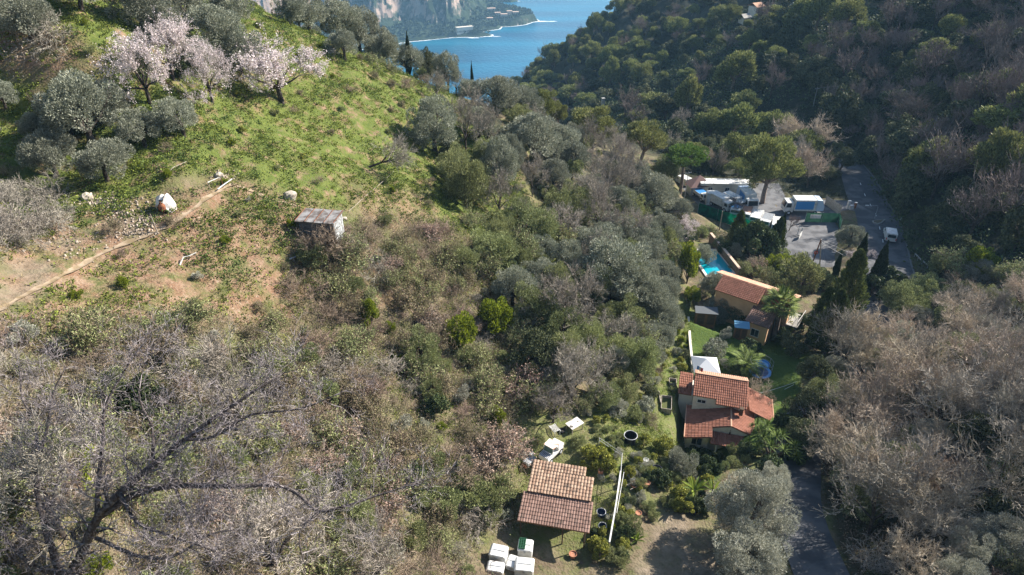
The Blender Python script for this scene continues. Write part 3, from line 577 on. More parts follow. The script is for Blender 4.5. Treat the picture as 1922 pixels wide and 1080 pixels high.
for (cx_, cy_, cz_) in [(0, 0, 1.9), (.7, .3, 1.6), (-.6, .5, 1.5), (.2, -.8, 1.4), (-.7, -.5, 1.7), (1.2, -.5, 1.2), (-1.2, .1, 1.1), (.4, 1.1, 1.2), (1.0, -1.1, .9), (-.2, .9, 2.1)]:
    for k in range(46):
        a = k*2.4; el = R(85-105*k/46); blade_strip((cx_, cy_, cz_), (math.cos(a)*math.cos(el), math.sin(a)*math.cos(el), math.sin(el)), .62, .06, .35, 2, V, F)
sg_ = np.array([[0, 0, -.3, cx_, cy_, cz_, .1, .07] for (cx_, cy_, cz_) in [(0, 0, 1.9), (.7, .3, 1.6), (-.6, .5, 1.5), (.2, -.8, 1.4), (-.7, -.5, 1.7), (1.2, -.5, 1.2), (-1.2, .1, 1.1)]])
L_YUC = LF('leaf_yucca', (0.05, 0.085, 0.02), (0.13, 0.18, 0.04), tr=.15, rnd=.03)
reg('yucca_plant', [('stems', thick_mesh('yuc_wood', sg_, BARK)), ('leaves', mk('yuc_leaves', V, F, L_YUC))], 3.4, 1.5, 2.6)
for v in range(2):
    V, F = [], []; h = 1.9 if v == 0 else .5
    for k in range(16 if v == 0 else 12):
        a = k*2.4+rng.uniform(-.3, .3); el = R(rng.uniform(25, 80)); blade_strip((.12*math.cos(a), .12*math.sin(a), h), (math.cos(a)*math.cos(el), math.sin(a)*math.cos(el), math.sin(el)), 1.25, .25, .8, 6, V, F, .2)
    reg('banana_plant', [('stem', thick_mesh('ban_wood', np.array([[0, 0, -.3, .05, 0, h*.5, .2, .16], [.05, 0, h*.5, .1, 0, h+.1, .16, .08]]), M_('banana_stem%d' % v, (.10, .13, .04), .8))), ('leaves', mk('ban_leaves', V, F, L_BANANA))], 2.2, h+.5, h+1.3)
NICE = {'olive_green': 'olive_tree', 'silver_tree': 'olive_tree', 'wood_pine': 'pine_tree', 'wood_oak': 'oak_tree', 'wood_bare': 'bare_tree', 'pale_bare_tree': 'bare_tree', 'grey_shrub': 'grey_shrub', 'green_shrub': 'green_shrub', 'dark_shrub': 'evergreen_shrub', 'bright_shrub': 'bright_shrub', 'yellow_shrub': 'yellow_shrub', 'clipped_grey': 'clipped_bush', 'clipped_ball': 'clipped_bush', 'holm_bush': 'leafy_bush', 'russet_bush': 'russet_shrub', 'scrub_bush': 'scrub_bush', 'cypress_tree': 'cypress_tree', 'fan_palm': 'palm_tree', 'date_palm': 'palm_tree'}
PLANTS = []      # (object, px, py, description, category)
def put(kind, pos, sc, var=None, rz=None, sz=1.0, label=None, cat=None, group=None, desc=None):
    lib = LIB[kind]; parts, wd, hc, ht = lib[(var if var is not None else random.randrange(len(lib))) % len(lib)]
    o = empty(NICE.get(kind, kind), pos, rz if rz is not None else random.uniform(0, 6.28)); o.scale = (sc, sc, sc*sz)
    if kind.startswith('wood'): o.scale = (sc*random.uniform(.75, 1.35), sc*random.uniform(.75, 1.3), sc*sz*random.uniform(.75, 1.3)); o.rotation_euler = (random.uniform(-.14, .14), random.uniform(-.14, .14), o.rotation_euler[2])
    for nm, me in parts: link(bpy.data.objects.new(nm, me), o)
    c = cat or ('tree' if 'tree' in kind or 'pine' in kind or 'palm' in kind or 'oak' in kind or kind == 'wood_bare' else 'shrub' if 'plant' not in kind else 'plant')
    tag(o, label, c, group)
    f = depth(pos); q = proj(pos[0], pos[1], pos[2]+hc*sc*sz); PLANTS.append((o, q[0], q[1], desc or kind, wd*sc/(f/FPX)))
    return o
def T(kind, cx, cy, wpx, label=None, sz=1.0, var=None, group=None, desc=None, cat=None, rz=None):
    """a tree whose crown centre and width are read off the photograph, standing on the ground below it"""
    lib = LIB[kind]; v = var if var is not None else random.randrange(len(lib)); parts, wd, hc, ht = lib[v % len(lib)]; u, v_, ww = ray(cx, cy); ts = np.arange(8, 420, .2); upr = CZ+ww*ts-H(u*ts, v_*ts); f = upr-hc*sz*wpx*ts/FPX/wd; k = int(np.argmax(f <= 0))
    if f[k] > 0 or ts[k] > 235: j = ts < 170; k = int(np.argmin(f[j]/ts[j])); sz = min(sz*1.7, sz*upr[k]/(upr[k]-f[k]))
    t = ts[k]; p = Vector((u*t, v_*t, Hf(u*t, v_*t))); sc = wpx*t/FPX/wd
    return put(kind, p, sc, v, rz, sz, label, cat, group, desc)
# ================================================================ built things
WHITE = mat('white_paint', (0.62, 0.62, 0.60), .5, .4, noise=(2.2, (0.42, 0.40, 0.36), .48, .72))
OFFW = mat('rendered_wall', (0.66, 0.62, 0.55), .9, .2, noise=(1.5, (0.5, 0.46, 0.39), .45, .75))
PEACH = mat('peach_render', (0.62, 0.40, 0.24), .9, .2, noise=(1.2, (0.5, 0.3, 0.18), .4, .8))
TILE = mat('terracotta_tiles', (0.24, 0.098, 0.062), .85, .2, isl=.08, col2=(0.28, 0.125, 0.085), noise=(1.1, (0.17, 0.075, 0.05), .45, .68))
TILEL = mat('sunlit_pan_tiles', (0.48, 0.28, 0.19), .85, .2, isl=.15)  # lighter copy of the roof tiles: sun on far slopes put into colour
TILEO = mat('old_pale_tiles', (0.31, 0.195, 0.135), .9, .2, isl=.10, col2=(0.38, 0.27, 0.195), noise=(2.2, (0.12, 0.09, 0.07), .48, .68))
TILEB = mat('brown_tiles', (0.195, 0.12, 0.095), .9, .2, isl=.10, col2=(0.25, 0.16, 0.13), noise=(1.8, (0.11, 0.08, 0.065), .5, .7))
DARKW = mat('dark_wood', (0.075, 0.05, 0.035), .85, .2, noise=(4, (0.12, 0.08, 0.05), .4, .7))
WOOD = mat('weathered_wood', (0.26, 0.22, 0.18), .9, .2, noise=(5, (0.4, 0.36, 0.31), .4, .7))
BWOOD = mat('brown_wood', (0.22, 0.11, 0.055), .8, .3, noise=(4, (0.15, 0.075, 0.04), .4, .7))
METAL = mat('grey_metal', (0.33, 0.35, 0.37), .5, .5, metal=.3, noise=(3, (0.22, 0.2, 0.19), .5, .75))
RUST = mat('rusty_metal', (0.17, 0.065, 0.035), .9, .2, noise=(5, (0.28, 0.12, 0.06), .4, .7))
SHEET = mat('corrugated_sheet', (0.27, 0.265, 0.26), .8, .2, noise=(1.6, (0.12, 0.10, 0.09), .42, .6))
BLACK = mat('black_plastic', (0.012, 0.013, 0.02), .5, .4)
NAVY = mat('navy_plastic', (0.015, 0.03, 0.08), .4, .5)
RIM = mat('pale_rim', (0.45, 0.46, 0.48), .5, .4)
TERRA = mat('terracotta_pot', (0.30, 0.13, 0.075), .85, .2, noise=(6, (0.5, 0.26, 0.17), .4, .7))
GLASS = mat('dark_glass', (0.02, 0.03, 0.04), .08, .9)
TYRE = mat('tyre_rubber', (0.02, 0.02, 0.02), .9, .2)
BLUE = mat('blue_panel', (0.05, 0.24, 0.55), .4, .5)
RED = mat('red_paint', (0.55, 0.03, 0.03), .5, .4)
GREENM = mat('green_crate', (0.03, 0.12, 0.06), .6, .3)
CONC = mat('concrete', (0.38, 0.36, 0.33), .9, .2, noise=(2, (0.27, 0.26, 0.24), .4, .7))
STONE = mat('pale_limestone', (0.46, 0.41, 0.34), .95, .2, noise=(3, (0.3, 0.25, 0.2), .4, .7))
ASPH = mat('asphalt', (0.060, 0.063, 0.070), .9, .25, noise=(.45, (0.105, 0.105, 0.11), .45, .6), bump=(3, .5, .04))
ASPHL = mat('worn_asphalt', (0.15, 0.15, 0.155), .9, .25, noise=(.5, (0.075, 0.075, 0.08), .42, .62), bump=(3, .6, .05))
TRACK = mat('trodden_earth', (0.31, 0.24, 0.17), .95, .1, noise=(1.5, (0.2, 0.15, 0.09), .42, .6))
LINE = mat('road_paint', (0.7, 0.7, 0.68), .7, .2)
NOGO = []
def ribbon(name, pts, wd, m, up, kind=True, step=.6, fixz=None, edge=0.0):
    c = catmull([p[:2] for p in pts], step); V = []; F = []; nx_ = 5
    for i, p in enumerate(c):
        q = c[min(i+1, len(c)-1)]-c[max(i-1, 0)]; nn = np.array([q[1], -q[0]])/(np.linalg.norm(q)+1e-9); w_ = wd*(1+edge*math.sin(i*.9)+edge*math.sin(i*2.3)) if not callable(wd) else wd(i/len(c))
        for k in range(nx_+1):
            s = p+nn*w_*(k/nx_-.5); V.append((s[0], s[1], Hf(*s)+up))
        V[-nx_-1:] = [(v[0], v[1], max(v[2], 0*v[2]+sum(x[2] for x in V[-nx_-1:])/(nx_+1))) for v in V[-nx_-1:]]
    for i in range(len(c)-1):
        for k in range(nx_): a = i*(nx_+1)+k; F.append((a, a+1, a+nx_+2, a+nx_+1))
    o = link(bpy.data.objects.new(name, npmesh(name, V, F, m, smooth=True)))
    if kind: struct(o)
    return o, c
def patch(name, pix, z, m, up=.03, st=.5):
    """a surface laid on graded ground, its outline read off the photograph"""
    pl = [at(p[0], p[1], z)[:2] for p in pix]; mb = MB(); mb.add([(x, y, z+up) for x, y in pl], [tuple(range(len(pl)))]); return struct(mb.build(name, m))
# road
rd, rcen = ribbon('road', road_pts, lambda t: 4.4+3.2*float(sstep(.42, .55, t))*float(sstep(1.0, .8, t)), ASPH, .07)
for side in (-1, 1):
    V = []; F = []
    for i in range(int(len(rcen)*.5), len(rcen)):
        t = i/len(rcen); w_ = 4.4+3.2*float(sstep(.42, .55, t))*float(sstep(1.0, .8, t)); q = rcen[min(i+1, len(rcen)-1)]-rcen[max(i-1, 0)]; nn = np.array([q[1], -q[0]])/np.linalg.norm(q); s = rcen[i]+nn*side*(w_/2+.12); z = Hf(*rcen[i])
        for (o_, zz_) in ((-.12, .05), (-.12, .18), (.12, .18), (.12, -.2)): V.append((s[0]+nn[0]*o_*side, s[1]+nn[1]*o_*side, z+zz_))
    F = [(4*i+k, 4*i+k+1, 4*i+k+5, 4*i+k+4) for i in range(len(V)//4-1) for k in range(3)]
    if side == 1: struct(link(bpy.data.objects.new('kerb', npmesh('kerb', V, F, mat('kerb_stone', (.15, .15, .145), .9)))))
mk_ = MB()
for k in range(14):
    i = int(len(rcen)*(.45+.03*k)); 
    if i+2 >= len(rcen): break
    a = rcen[i]; b = rcen[i+2]; d = (b-a)/np.linalg.norm(b-a); nn = np.array([d[1], -d[0]])*.06; z = Hf(*a)+.085; mk_.add([(a[0]-nn[0], a[1]-nn[1], z), (b[0]-nn[0], b[1]-nn[1], z), (b[0]+nn[0], b[1]+nn[1], z), (a[0]+nn[0], a[1]+nn[1], z)], [(0, 1, 2, 3)])
struct(mk_.build('road_marking', LINE))
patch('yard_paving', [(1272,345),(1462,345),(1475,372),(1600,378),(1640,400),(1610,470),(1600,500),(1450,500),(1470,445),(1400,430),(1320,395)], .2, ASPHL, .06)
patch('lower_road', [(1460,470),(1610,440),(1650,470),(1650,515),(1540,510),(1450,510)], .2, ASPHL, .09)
pth, _ = ribbon('footpath', [P(x, y) for x, y in ((-40,600),(60,548),(130,512),(190,478),(245,455),(300,432),(345,405),(385,375),(425,352),(445,346))], .42, TRACK, .05, edge=.3)
ribbon('track', [P(x, y) for x, y in ((445,350),(480,362),(520,378),(560,388))], .35, TRACK, .05, edge=.4)
patch('patio', [(1352,858),(1392,862),(1395,878),(1362,902),(1350,905)], 4.9, mat('patio_slabs', (0.42, 0.44, 0.46), .8, .3, noise=(2, (.34, .35, .36), .4, .7)), .05)
# ---- roofs
def tiles(mb, A, B, Cc, D, nu, nv, r, m=0, lift=.035):
    """barrel tiles on the slope A(low left) B(low right) C(up right) D(up left)"""
    A, B, Cc, D = map(Vector, (A, B, Cc, D)); nrm = (B-A).cross(D-A).normalized()
    if nrm.z < 0: nrm = -nrm
    K = 5
    for i in range(nu):
        for j in range(nv):
            vs = []
            for jj, lf in ((j, lift), (j+1.12, 0)):
                v_ = min(1, jj/nv); l = A.lerp(D, v_); q = B.lerp(Cc, v_); wid = (q-l).length/nu; u0 = (q-l).normalized()
                c = l.lerp(q, (i+.5)/nu)
                for k in range(K):
                    a = math.pi*k/(K-1); vs.append(c-u0*math.cos(a)*wid*.5+nrm*(math.sin(a)*r+lf))
            fs = [(k, k+1, K+k+1, K+k) for k in range(K-1)]+[tuple(range(K))]; mb.add(vs, fs, m)
def slab(mb, A, B, Cc, D, th, m=0):
    n = (Vector(B)-Vector(A)).cross(Vector(D)-Vector(A)).normalized(); n = n if n.z > 0 else -n
    lo = [Vector(v)-n*th for v in (A, B, Cc, D)]; mb.add(list(map(Vector, (A, B, Cc, D)))+lo, [(0, 1, 2, 3), (7, 6, 5, 4), (0, 4, 5, 1), (1, 5, 6, 2), (2, 6, 7, 3), (3, 7, 4, 0)], m)
def roof_obj(parent, A, B, Cc, D, nu, nv, r, mt, name='roof', under=None):
    mb = MB(); tiles(mb, A, B, Cc, D, nu, nv, r, 0); slab(mb, *[tuple(Vector(v)-Vector((0, 0, .01))) for v in (A, B, Cc, D)], .1, 1); return mb.build(name, [mt, under or mt], parent)
def block(parent, name, x0, x1, y0, y1, z0, z1, m):
    mb = MB(); mb.box(((x0+x1)/2, (y0+y1)/2, (z0+z1)/2), (x1-x0, y1-y0, z1-z0)); return mb.build(name, m, parent)
def win(parent, x, y, z, w_, h, face='-y', name='window', fm=None):
    mb = MB(); s = {'-y': (0, -1), '+y': (0, 1), '-x': (-1, 0), '+x': (1, 0)}[face]; hor = abs(s[1]); t = .05
    def bx(cx, cz, ww, hh, off, m): mb.box((x+(cx if hor else 0)+s[0]*off, y+(0 if hor else cx)+s[1]*off, z+cz), ((ww if hor else .06), (.06 if hor else ww), hh), m=m)
    bx(0, h/2, w_+.12, .06, .03, 0); bx(0, -h/2, w_+.16, .07, .05, 0); bx(-w_/2, 0, .06, h, .03, 0); bx(w_/2, 0, .06, h, .03, 0); bx(0, 0, .04, h, .025, 0)
    f = mb.build(name, fm or WHITE, parent); g = MB(); g.box((x+s[0]*.01, y+s[1]*.01, z), ((w_-.06 if hor else .03), (.03 if hor else w_-.06), h-.06)); g.build('pane', GLASS, f); return f
def nogo(o, x0, x1, y0, y1):
    M__ = Matrix.Translation(o.location) @ o.rotation_euler.to_matrix().to_4x4(); NOGO.append([tuple((M__ @ Vector((x, y, 0)))[:2]) for x, y in ((x0, y0), (x1, y0), (x1, y1), (x0, y1))])
# ---- tiled hut in the clearing
hut = tag(empty('hut', (3.8, 39.4, 12.15), R(-12)), 'small hut with old pale roof tiles above and brown tiles below, in the lower clearing', 'hut')
zb, zm, zf = 3.35, 2.75, 2.2
roof_obj(hut, (-2.55, -.25, zm+.06), (2.85, -.25, zm+.06), (2.85, 2.0, zb-.15), (-2.55, 2.0, zb-.15), 20, 7, .105, TILEO, under=BWOOD)
roof_obj(hut, (-2.55, 2.0, zb-.14), (2.1, 2.0, zb-.14), (2.1, 2.85, zb+.05), (-2.55, 2.85, zb+.05), 17, 3, .105, TILEO, under=BWOOD)
roof_obj(hut, (-2.85, -2.9, zf), (3.05, -2.9, zf), (3.05, -.2, zm-.03), (-2.85, -.2, zm-.03), 27, 8, .07, TILEB, under=BWOOD)
block(hut, 'wall', -2.35, 2.6, -.4, 1.85, -.4, 2.5, OFFW); block(hut, 'rear_wall', -2.35, 1.9, 1.85, 2.6, -.4, 2.95, OFFW)
for x in (-2.6, .9, 2.7): mb = MB(); mb.tube([(x, -2.65, -.5), (x, -2.6, 2.1)], .06, 6); mb.build('post', DARKW, hut)
mb = MB(); mb.box((.1, -2.7, 2.08), (5.6, .1, .12)); mb.build('eaves_beam', DARKW, hut)
mb = MB(); mb.box((-1.2, -.45, .85), (.9, .08, 1.9)); mb.build('door', DARKW, hut); nogo(hut, -3.1, 3.3, -3.2, 3.2)
# ---- villa with the red tiled roofs
vz = 4.9; VL = tag(empty('villa', (23.4, 54.0, vz), R(-15)), 'villa with stepped red tiled roofs and white walls beside the shaded lawn', 'house')
def z_(z): return z-vz
def V3(x, y, z): return (x, y, z-vz)
roof_obj(VL, V3(-4.25, 2.75, 9.85), V3(-1.75, 2.75, 9.85), V3(-1.75, 5.3, 11), V3(-4.25, 5.3, 11), 11, 9, .06, TILE)
roof_obj(VL, V3(-1.75, 2.2, 9.6), V3(1.55, 2.2, 9.6), V3(1.55, 5.3, 11), V3(-1.75, 5.3, 11), 15, 11, .06, TILE)
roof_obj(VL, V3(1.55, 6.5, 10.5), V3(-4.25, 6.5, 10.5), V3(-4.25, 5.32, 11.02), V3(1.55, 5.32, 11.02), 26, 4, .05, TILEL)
roof_obj(VL, V3(-5.8, 4.1, 8.7), V3(-4.3, 4.1, 8.7), V3(-4.3, 7.2, 9.4), V3(-5.8, 7.2, 9.4), 7, 9, .055, TILE)
roof_obj(VL, V3(-4.6, 3.6, 7.55), V3(-4.6, -1.7, 7.55), V3(-1.85, -1.7, 8.3), V3(-1.85, 3.6, 8.3), 22, 8, .05, TILE)
roof_obj(VL, V3(-1.84, 3.2, 8.31), V3(-1.84, -.15, 8.31), V3(0, -.15, 8.9), V3(0, 3.2, 8.9), 14, 5, .05, TILE)
roof_obj(VL, V3(2.6, -.15, 7.95), V3(2.6, 4.4, 7.95), V3(0.02, 4.4, 8.9), V3(0.02, -.15, 8.9), 19, 8, .05, TILE)
roof_obj(VL, V3(4.75, 3.1, 7.55), V3(4.75, 7.1, 7.55), V3(1.7, 7.1, 8.9), V3(2.0, 3.1, 8.75), 17, 9, .05, TILE)
roof_obj(VL, V3(-1.9, -1.5, 7.2), V3(2.7, -1.5, 7.2), V3(2.7, -.1, 7.75), V3(-1.9, -.1, 7.75), 20, 4, .05, TILE, name='porch_roof')
block(VL, 'wall', -4.1, 1.3, 2.9, 6.2, -.3, z_(9.75), OFFW); block(VL, 'side_wing', -4.35, 2.3, -.05, 4.2, -.3, z_(7.45), OFFW); block(VL, 'front_wing', -4.3, -2.0, -.4, -.06, -.3, z_(7.4), OFFW)
block(VL, 'east_wing', 1.31, 4.5, 3.3, 6.9, -.3, z_(7.5), OFFW); block(VL, 'small_wing', -5.6, -4.11, 4.3, 7.0, -.3, z_(8.6), OFFW)
mb = MB(); mb.prism([(-1.9, z_(7.46)), (2.25, z_(7.46)), (2.25, z_(7.95)), (0, z_(8.78)), (-1.9, z_(8.15))], 1, -.05, .12); mb.build('gable', OFFW, VL)
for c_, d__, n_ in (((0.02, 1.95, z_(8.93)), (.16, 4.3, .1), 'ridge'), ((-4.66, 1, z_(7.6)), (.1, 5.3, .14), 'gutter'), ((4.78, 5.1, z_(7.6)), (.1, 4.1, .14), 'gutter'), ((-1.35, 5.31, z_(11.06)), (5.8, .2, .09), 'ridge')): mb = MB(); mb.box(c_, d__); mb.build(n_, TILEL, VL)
mb = MB(); mb.tube([(0, -.1, z_(8.35)), (0, -.35, z_(8.35)), (0, -.35, z_(8.2))], .025, 5); mb.box((0, -.35, z_(8.08)), (.14, .14, .24)); mb.build('wall_lantern', BLACK, VL)
ch = MB(); ch.box((1.0, 2.0, z_(9.3)), (.36, .34, .9)); ch.box((1.0, 2.0, z_(9.78)), (.46, .44, .08)); ch.build('chimney', DARKW, VL)
win(VL, -3.2, -.4, 1.3, 1.1, 1.1); win(VL, 1.4, -.06, 1.2, 1.0, 1.9, name='door', fm=BWOOD); win(VL, -3.2, 2.9, 4.2, .9, .5)
for x in (2.5, -1.2): mb = MB(); mb.tube([(x, -1.4, -.3), (x, -1.4, 2.2)], .08, 8); mb.build('porch_post', WHITE, VL)
nogo(VL, -6.2, 5.2, -2.2, 7.6)
fl = tag(empty('flag', tuple(Matrix.Translation((23.4, 54, 0)) @ Matrix.Rotation(R(-15), 4, 'Z') @ Vector((-4.15, 5.3, 0)))[:2]+(11.1,), R(-20)), 'small blue white and red flag at the left end of the villa ridge', 'flag')
mb = MB(); mb.tube([(0, 0, -.1), (0, 0, 1.0)], .02, 6); mb.build('pole', METAL, fl)
for k, (nm, mm) in enumerate((('blue_band', BLUE), ('white_band', WHITE), ('red_band', RED))):
    mb = MB(); vs = [(x_, .05*math.sin(x_*9), z_v) for x_ in (.02+k*.22, .13+k*.22, .24+k*.22) for z_v in (.42-.25*x_, .95-.25*x_)]; mb.add(vs, [(0, 2, 3, 1), (2, 4, 5, 3)]); mb.build(nm, mm, fl)
# ---- long villa above
LV = tag(empty('long_villa', (34.85, 83.15, 2.4), R(-37)), 'long peach house with red tiles, far slope coloured sunlit, near the swimming pool', 'house')
roof_obj(LV, (-4.8, -2.7, 4.85), (1.6, -2.7, 4.85), (1.6, 0, 6.1), (-4.8, 0, 6.1), 22, 10, .06, TILE)
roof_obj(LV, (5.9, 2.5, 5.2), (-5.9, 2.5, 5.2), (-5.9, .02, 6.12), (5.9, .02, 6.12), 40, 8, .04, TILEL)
roof_obj(LV, (1.62, -1.6, 5.0), (5.9, -1.6, 5.0), (5.9, 0, 6.08), (1.62, 0, 6.08), 14, 6, .06, TILE)
roof_obj(LV, (1.0, -5.2, 3.2), (4.4, -5.2, 3.2), (4.4, -1.9, 4.4), (1.0, -1.9, 4.4), 12, 11, .06, TILEB)
block(LV, 'wall', -4.6, 1.5, -2.4, 2.0, -.5, 4.9, PEACH); block(LV, 'east_wall', 1.51, 5.6, -1.3, 2.0, -.5, 5.0, PEACH); block(LV, 'lower_wing', 1.2, 4.2, -4.9, -2.41, -.5, 3.0, PEACH)
win(LV, 5.6, .4, 3.6, 1.3, 1.8, '+x'); win(LV, 3.4, -1.3, 3.7, 1.2, 1.3); win(LV, 2.6, -4.9, 1.6, 1.1, 1.2)
mb = MB(); mb.box((6.4, .3, 2.4), (1.5, 3.6, .14)); mb.build('balcony', CONC, LV)
mb = MB()
for y in np.linspace(-1.4, 2.0, 12): mb.tube([(7.1, y, 2.45), (7.1, y, 3.4)], .025, 5)
mb.tube([(7.1, -1.45, 3.42), (7.1, 2.05, 3.42)], .035, 6); mb.build('railing', WHITE, LV); nogo(LV, -6, 6, -6.5, 3)
# ---- pool
def poly_solid(name, pl, z0, z1, m, parent=None):
    mb = MB(); n = len(pl); mb.add([(x, y, z0) for x, y in pl]+[(x, y, z1) for x, y in pl], [tuple(range(n))[::-1], tuple(range(n, 2*n))]+[(k, (k+1) % n, n+(k+1) % n, n+k) for k in range(n)]); return mb.build(name, m, parent)
pc = [at(x, y, 2.5)[:2] for x, y in ((1290,468),(1346,468),(1384,515),(1326,522))]; c0 = np.mean(pc, 0)
SP = tag(empty('swimming_pool', (c0[0], c0[1], 2.5)), 'turquoise swimming pool with a pale edge beside the brown wall', 'swimming pool')
pl = [(x-c0[0], y-c0[1]) for x, y in pc]; inn = [(x*.84, y*.84) for x, y in pl]
mb = MB()
for k in range(4):
    a, b, c, d = pl[k], pl[(k+1) % 4], inn[(k+1) % 4], inn[k]; mb.add([(*a, .1), (*b, .1), (*c, .1), (*d, .1), (*a, -.6), (*b, -.6), (*c, -.6), (*d, -.6)], [(0, 1, 2, 3), (0, 4, 5, 1), (3, 2, 6, 7)])
mb.build('coping', mat('pool_stone', (.62, .58, .52), .8, .3), SP)
poly_solid('water', inn, -.5, .03, mat('pool_water', (0.0, 0.33, 0.42), .06, .6, bump=(2, .15, .1)), SP); NOGO.append(pc)
def wall_run(name, pts, h, th, m, label, cat, z=None, cap=None, capw=.1):
    """a wall or fence of even height along ground points"""
    pts = [Vector(p) for p in pts]; o = empty(name, pts[0]); mb = MB()
    for a, b in zip(pts[:-1], pts[1:]):
        d = (b-a); d.z = 0; n = Vector((d.y, -d.x, 0)).normalized()*th/2; A = a-pts[0]; B = b-pts[0]
        vs = [A-n-Vector((0, 0, .5)), A+n-Vector((0, 0, .5)), B+n-Vector((0, 0, .5)), B-n-Vector((0, 0, .5)), A-n+Vector((0, 0, h)), A+n+Vector((0, 0, h)), B+n+Vector((0, 0, h)), B-n+Vector((0, 0, h))]
        mb.add(vs, [(0, 3, 2, 1), (4, 5, 6, 7), (0, 1, 5, 4), (1, 2, 6, 5), (2, 3, 7, 6), (3, 0, 4, 7)])
    mb.build('wall_body', m, o)
    if cap:
        mb = MB()
        for a, b in zip(pts[:-1], pts[1:]):
            c = (a+b)/2-pts[0]; d = b-a; mb.box((c.x, c.y, c.z+h+.05), (Vector((d.x, d.y)).length+.05, th+capw, .08), rz=math.atan2(d.y, d.x), ry=-math.atan2(d.z, Vector((d.x, d.y)).length))
        mb.build('wall_cap', cap, o)
    return tag(o, label, cat)
def atv(x, y, z): return Vector(at(x, y, z))
wall_run('pool_wall', [atv(1332,452,2.4), atv(1386,520,2.4)], 1.5, .35, mat('brown_stone_wall', (.2, .13, .09), .9, .2, noise=(3, (.3, .2, .15), .4, .7)), 'brown stone wall with a pale top along the swimming pool', 'wall', cap=mat('wall_top', (.55, .4, .3), .9))
wall_run('garden_wall', [P(1297,752), P(1291,790), P(1286,832)], .9, .3, OFFW, 'white rendered garden wall along the left side of the tiled villa', 'wall', cap=OFFW)
wall_run('garden_wall', [P(1291,603), P(1294,650), P(1299,700)], .8, .3, OFFW, 'pale retaining wall between the terraced garden and the peaked pavilion', 'wall')
wall_run('planting_wall', [P(1240,760), P(1236,738)], .35, .12, WOOD, 'pale plank edging beside the dark clipped bush', 'edging')
# raised beds
for (x, y, w_, l_, lb) in ((1250,762,1.1,2.2,'timber-edged vegetable bed on the terraced garden'), (1262,722,.8,1.0,'small timber-edged bed above the vegetable bed')):
    p = P(x, y); o = tag(empty('raised_bed', p, R(-12)), lb, 'raised bed'); mb = MB(); h = .3
    for sx_, sy_, dx, dy in ((-w_/2, 0, .06, l_), (w_/2, 0, .06, l_), (0, -l_/2, w_-.06, .06), (0, l_/2, w_-.06, .06)): mb.box((sx_, sy_, h/2), (dx, dy, h+.5))
    mb.build('frame', WOOD, o); mb = MB(); mb.box((0, 0, .05), (w_-.07, l_-.07, .3)); mb.build('soil', mat('bed_soil', (.08, .09, .03), .95), o)
# ---- pavilion
PV = tag(empty('pavilion', (24.0, 66.7, 4.9), R(-6)), 'garden pavilion with a white and grey peaked fabric roof', 'pavilion'); h = 1.6; z1, z2 = 2.15, 3.1
cn = [(-h, -h), (h, -h), (h, h), (-h, h)]; CV = mat('tent_fabric', (.55, .57, .60), .7, .3)
mb = MB(); mb.add([(x, y, z1) for x, y in cn]+[(0, 0, z2)], [(0, 1, 4), (1, 2, 4), (2, 3, 4), (3, 0, 4)])
for k in range(4): a, b = cn[k], cn[(k+1) % 4]; mb.add([(*a, z1), (*b, z1), (*b, z1-.22), (*a, z1-.22)], [(0, 1, 2, 3)])
mb.build('canopy', CV, PV)
for x, y in cn: mb = MB(); mb.tube([(x*.96, y*.96, -.3), (x*.96, y*.96, z1)], .05, 6); mb.build('post', METAL, PV)
nogo(PV, -2, 2, -2, 2)
tb = tag(empty('garden_table', (24.2, 66.3, 4.95), .3), 'small table with pale top under the pavilion', 'table'); mb = MB(); mb.box((0, 0, .72), (1.5, .8, .05)); mb.build('tabletop', WHITE, tb)
for x in (-.65, .65):
    for y in (-.33, .33): mb = MB(); mb.tube([(x, y, 0), (x, y, .7)], .03, 5); mb.build('leg', METAL, tb)
# ---- sheds
def shed(name, p, rz, w_, d_, h, wm, rm, label, slope=.25, cat='shed'):
    o = tag(empty(name, p, rz), label, cat); block(o, 'wall', -w_/2, w_/2, -d_/2, d_/2, -.5, h, wm)
    mb = MB(); A, B, Cc, D = (-w_/2-.2, -d_/2-.25, h+.02), (w_/2+.2, -d_/2-.25, h+.02), (w_/2+.2, d_/2+.2, h+slope), (-w_/2-.2, d_/2+.2, h+slope); slab(mb, *[(v[0], v[1], v[2]+.08) for v in (A, B, Cc, D)], .08); mb.build('roof', rm, o)
    mb = MB()
    for x in (-w_/4, w_/4): mb.box((x, -d_/2-.03, h*.48), (w_*.36, .06, h*.8))
    mb.build('door', DARKW if wm is not DARKW else BWOOD, o); nogo(o, -w_/2-.3, w_/2+.3, -d_/2-.3, d_/2+.3); return o
shed('garden_shed', at(1322,606,3.2), R(-8), 2.8, 1.1, 2.0, BWOOD, mat('shed_roof_felt', (.10, .11, .12), .8), 'brown wooden garden shed in the shade behind the grey olive')
shed('garden_shed', at(1388,632,4.6), R(-12), 1.6, 1.0, 1.8, BWOOD, mat('blue_roofing', (.08, .22, .34), .6), 'little wooden shed with a blue roof between dark bushes')
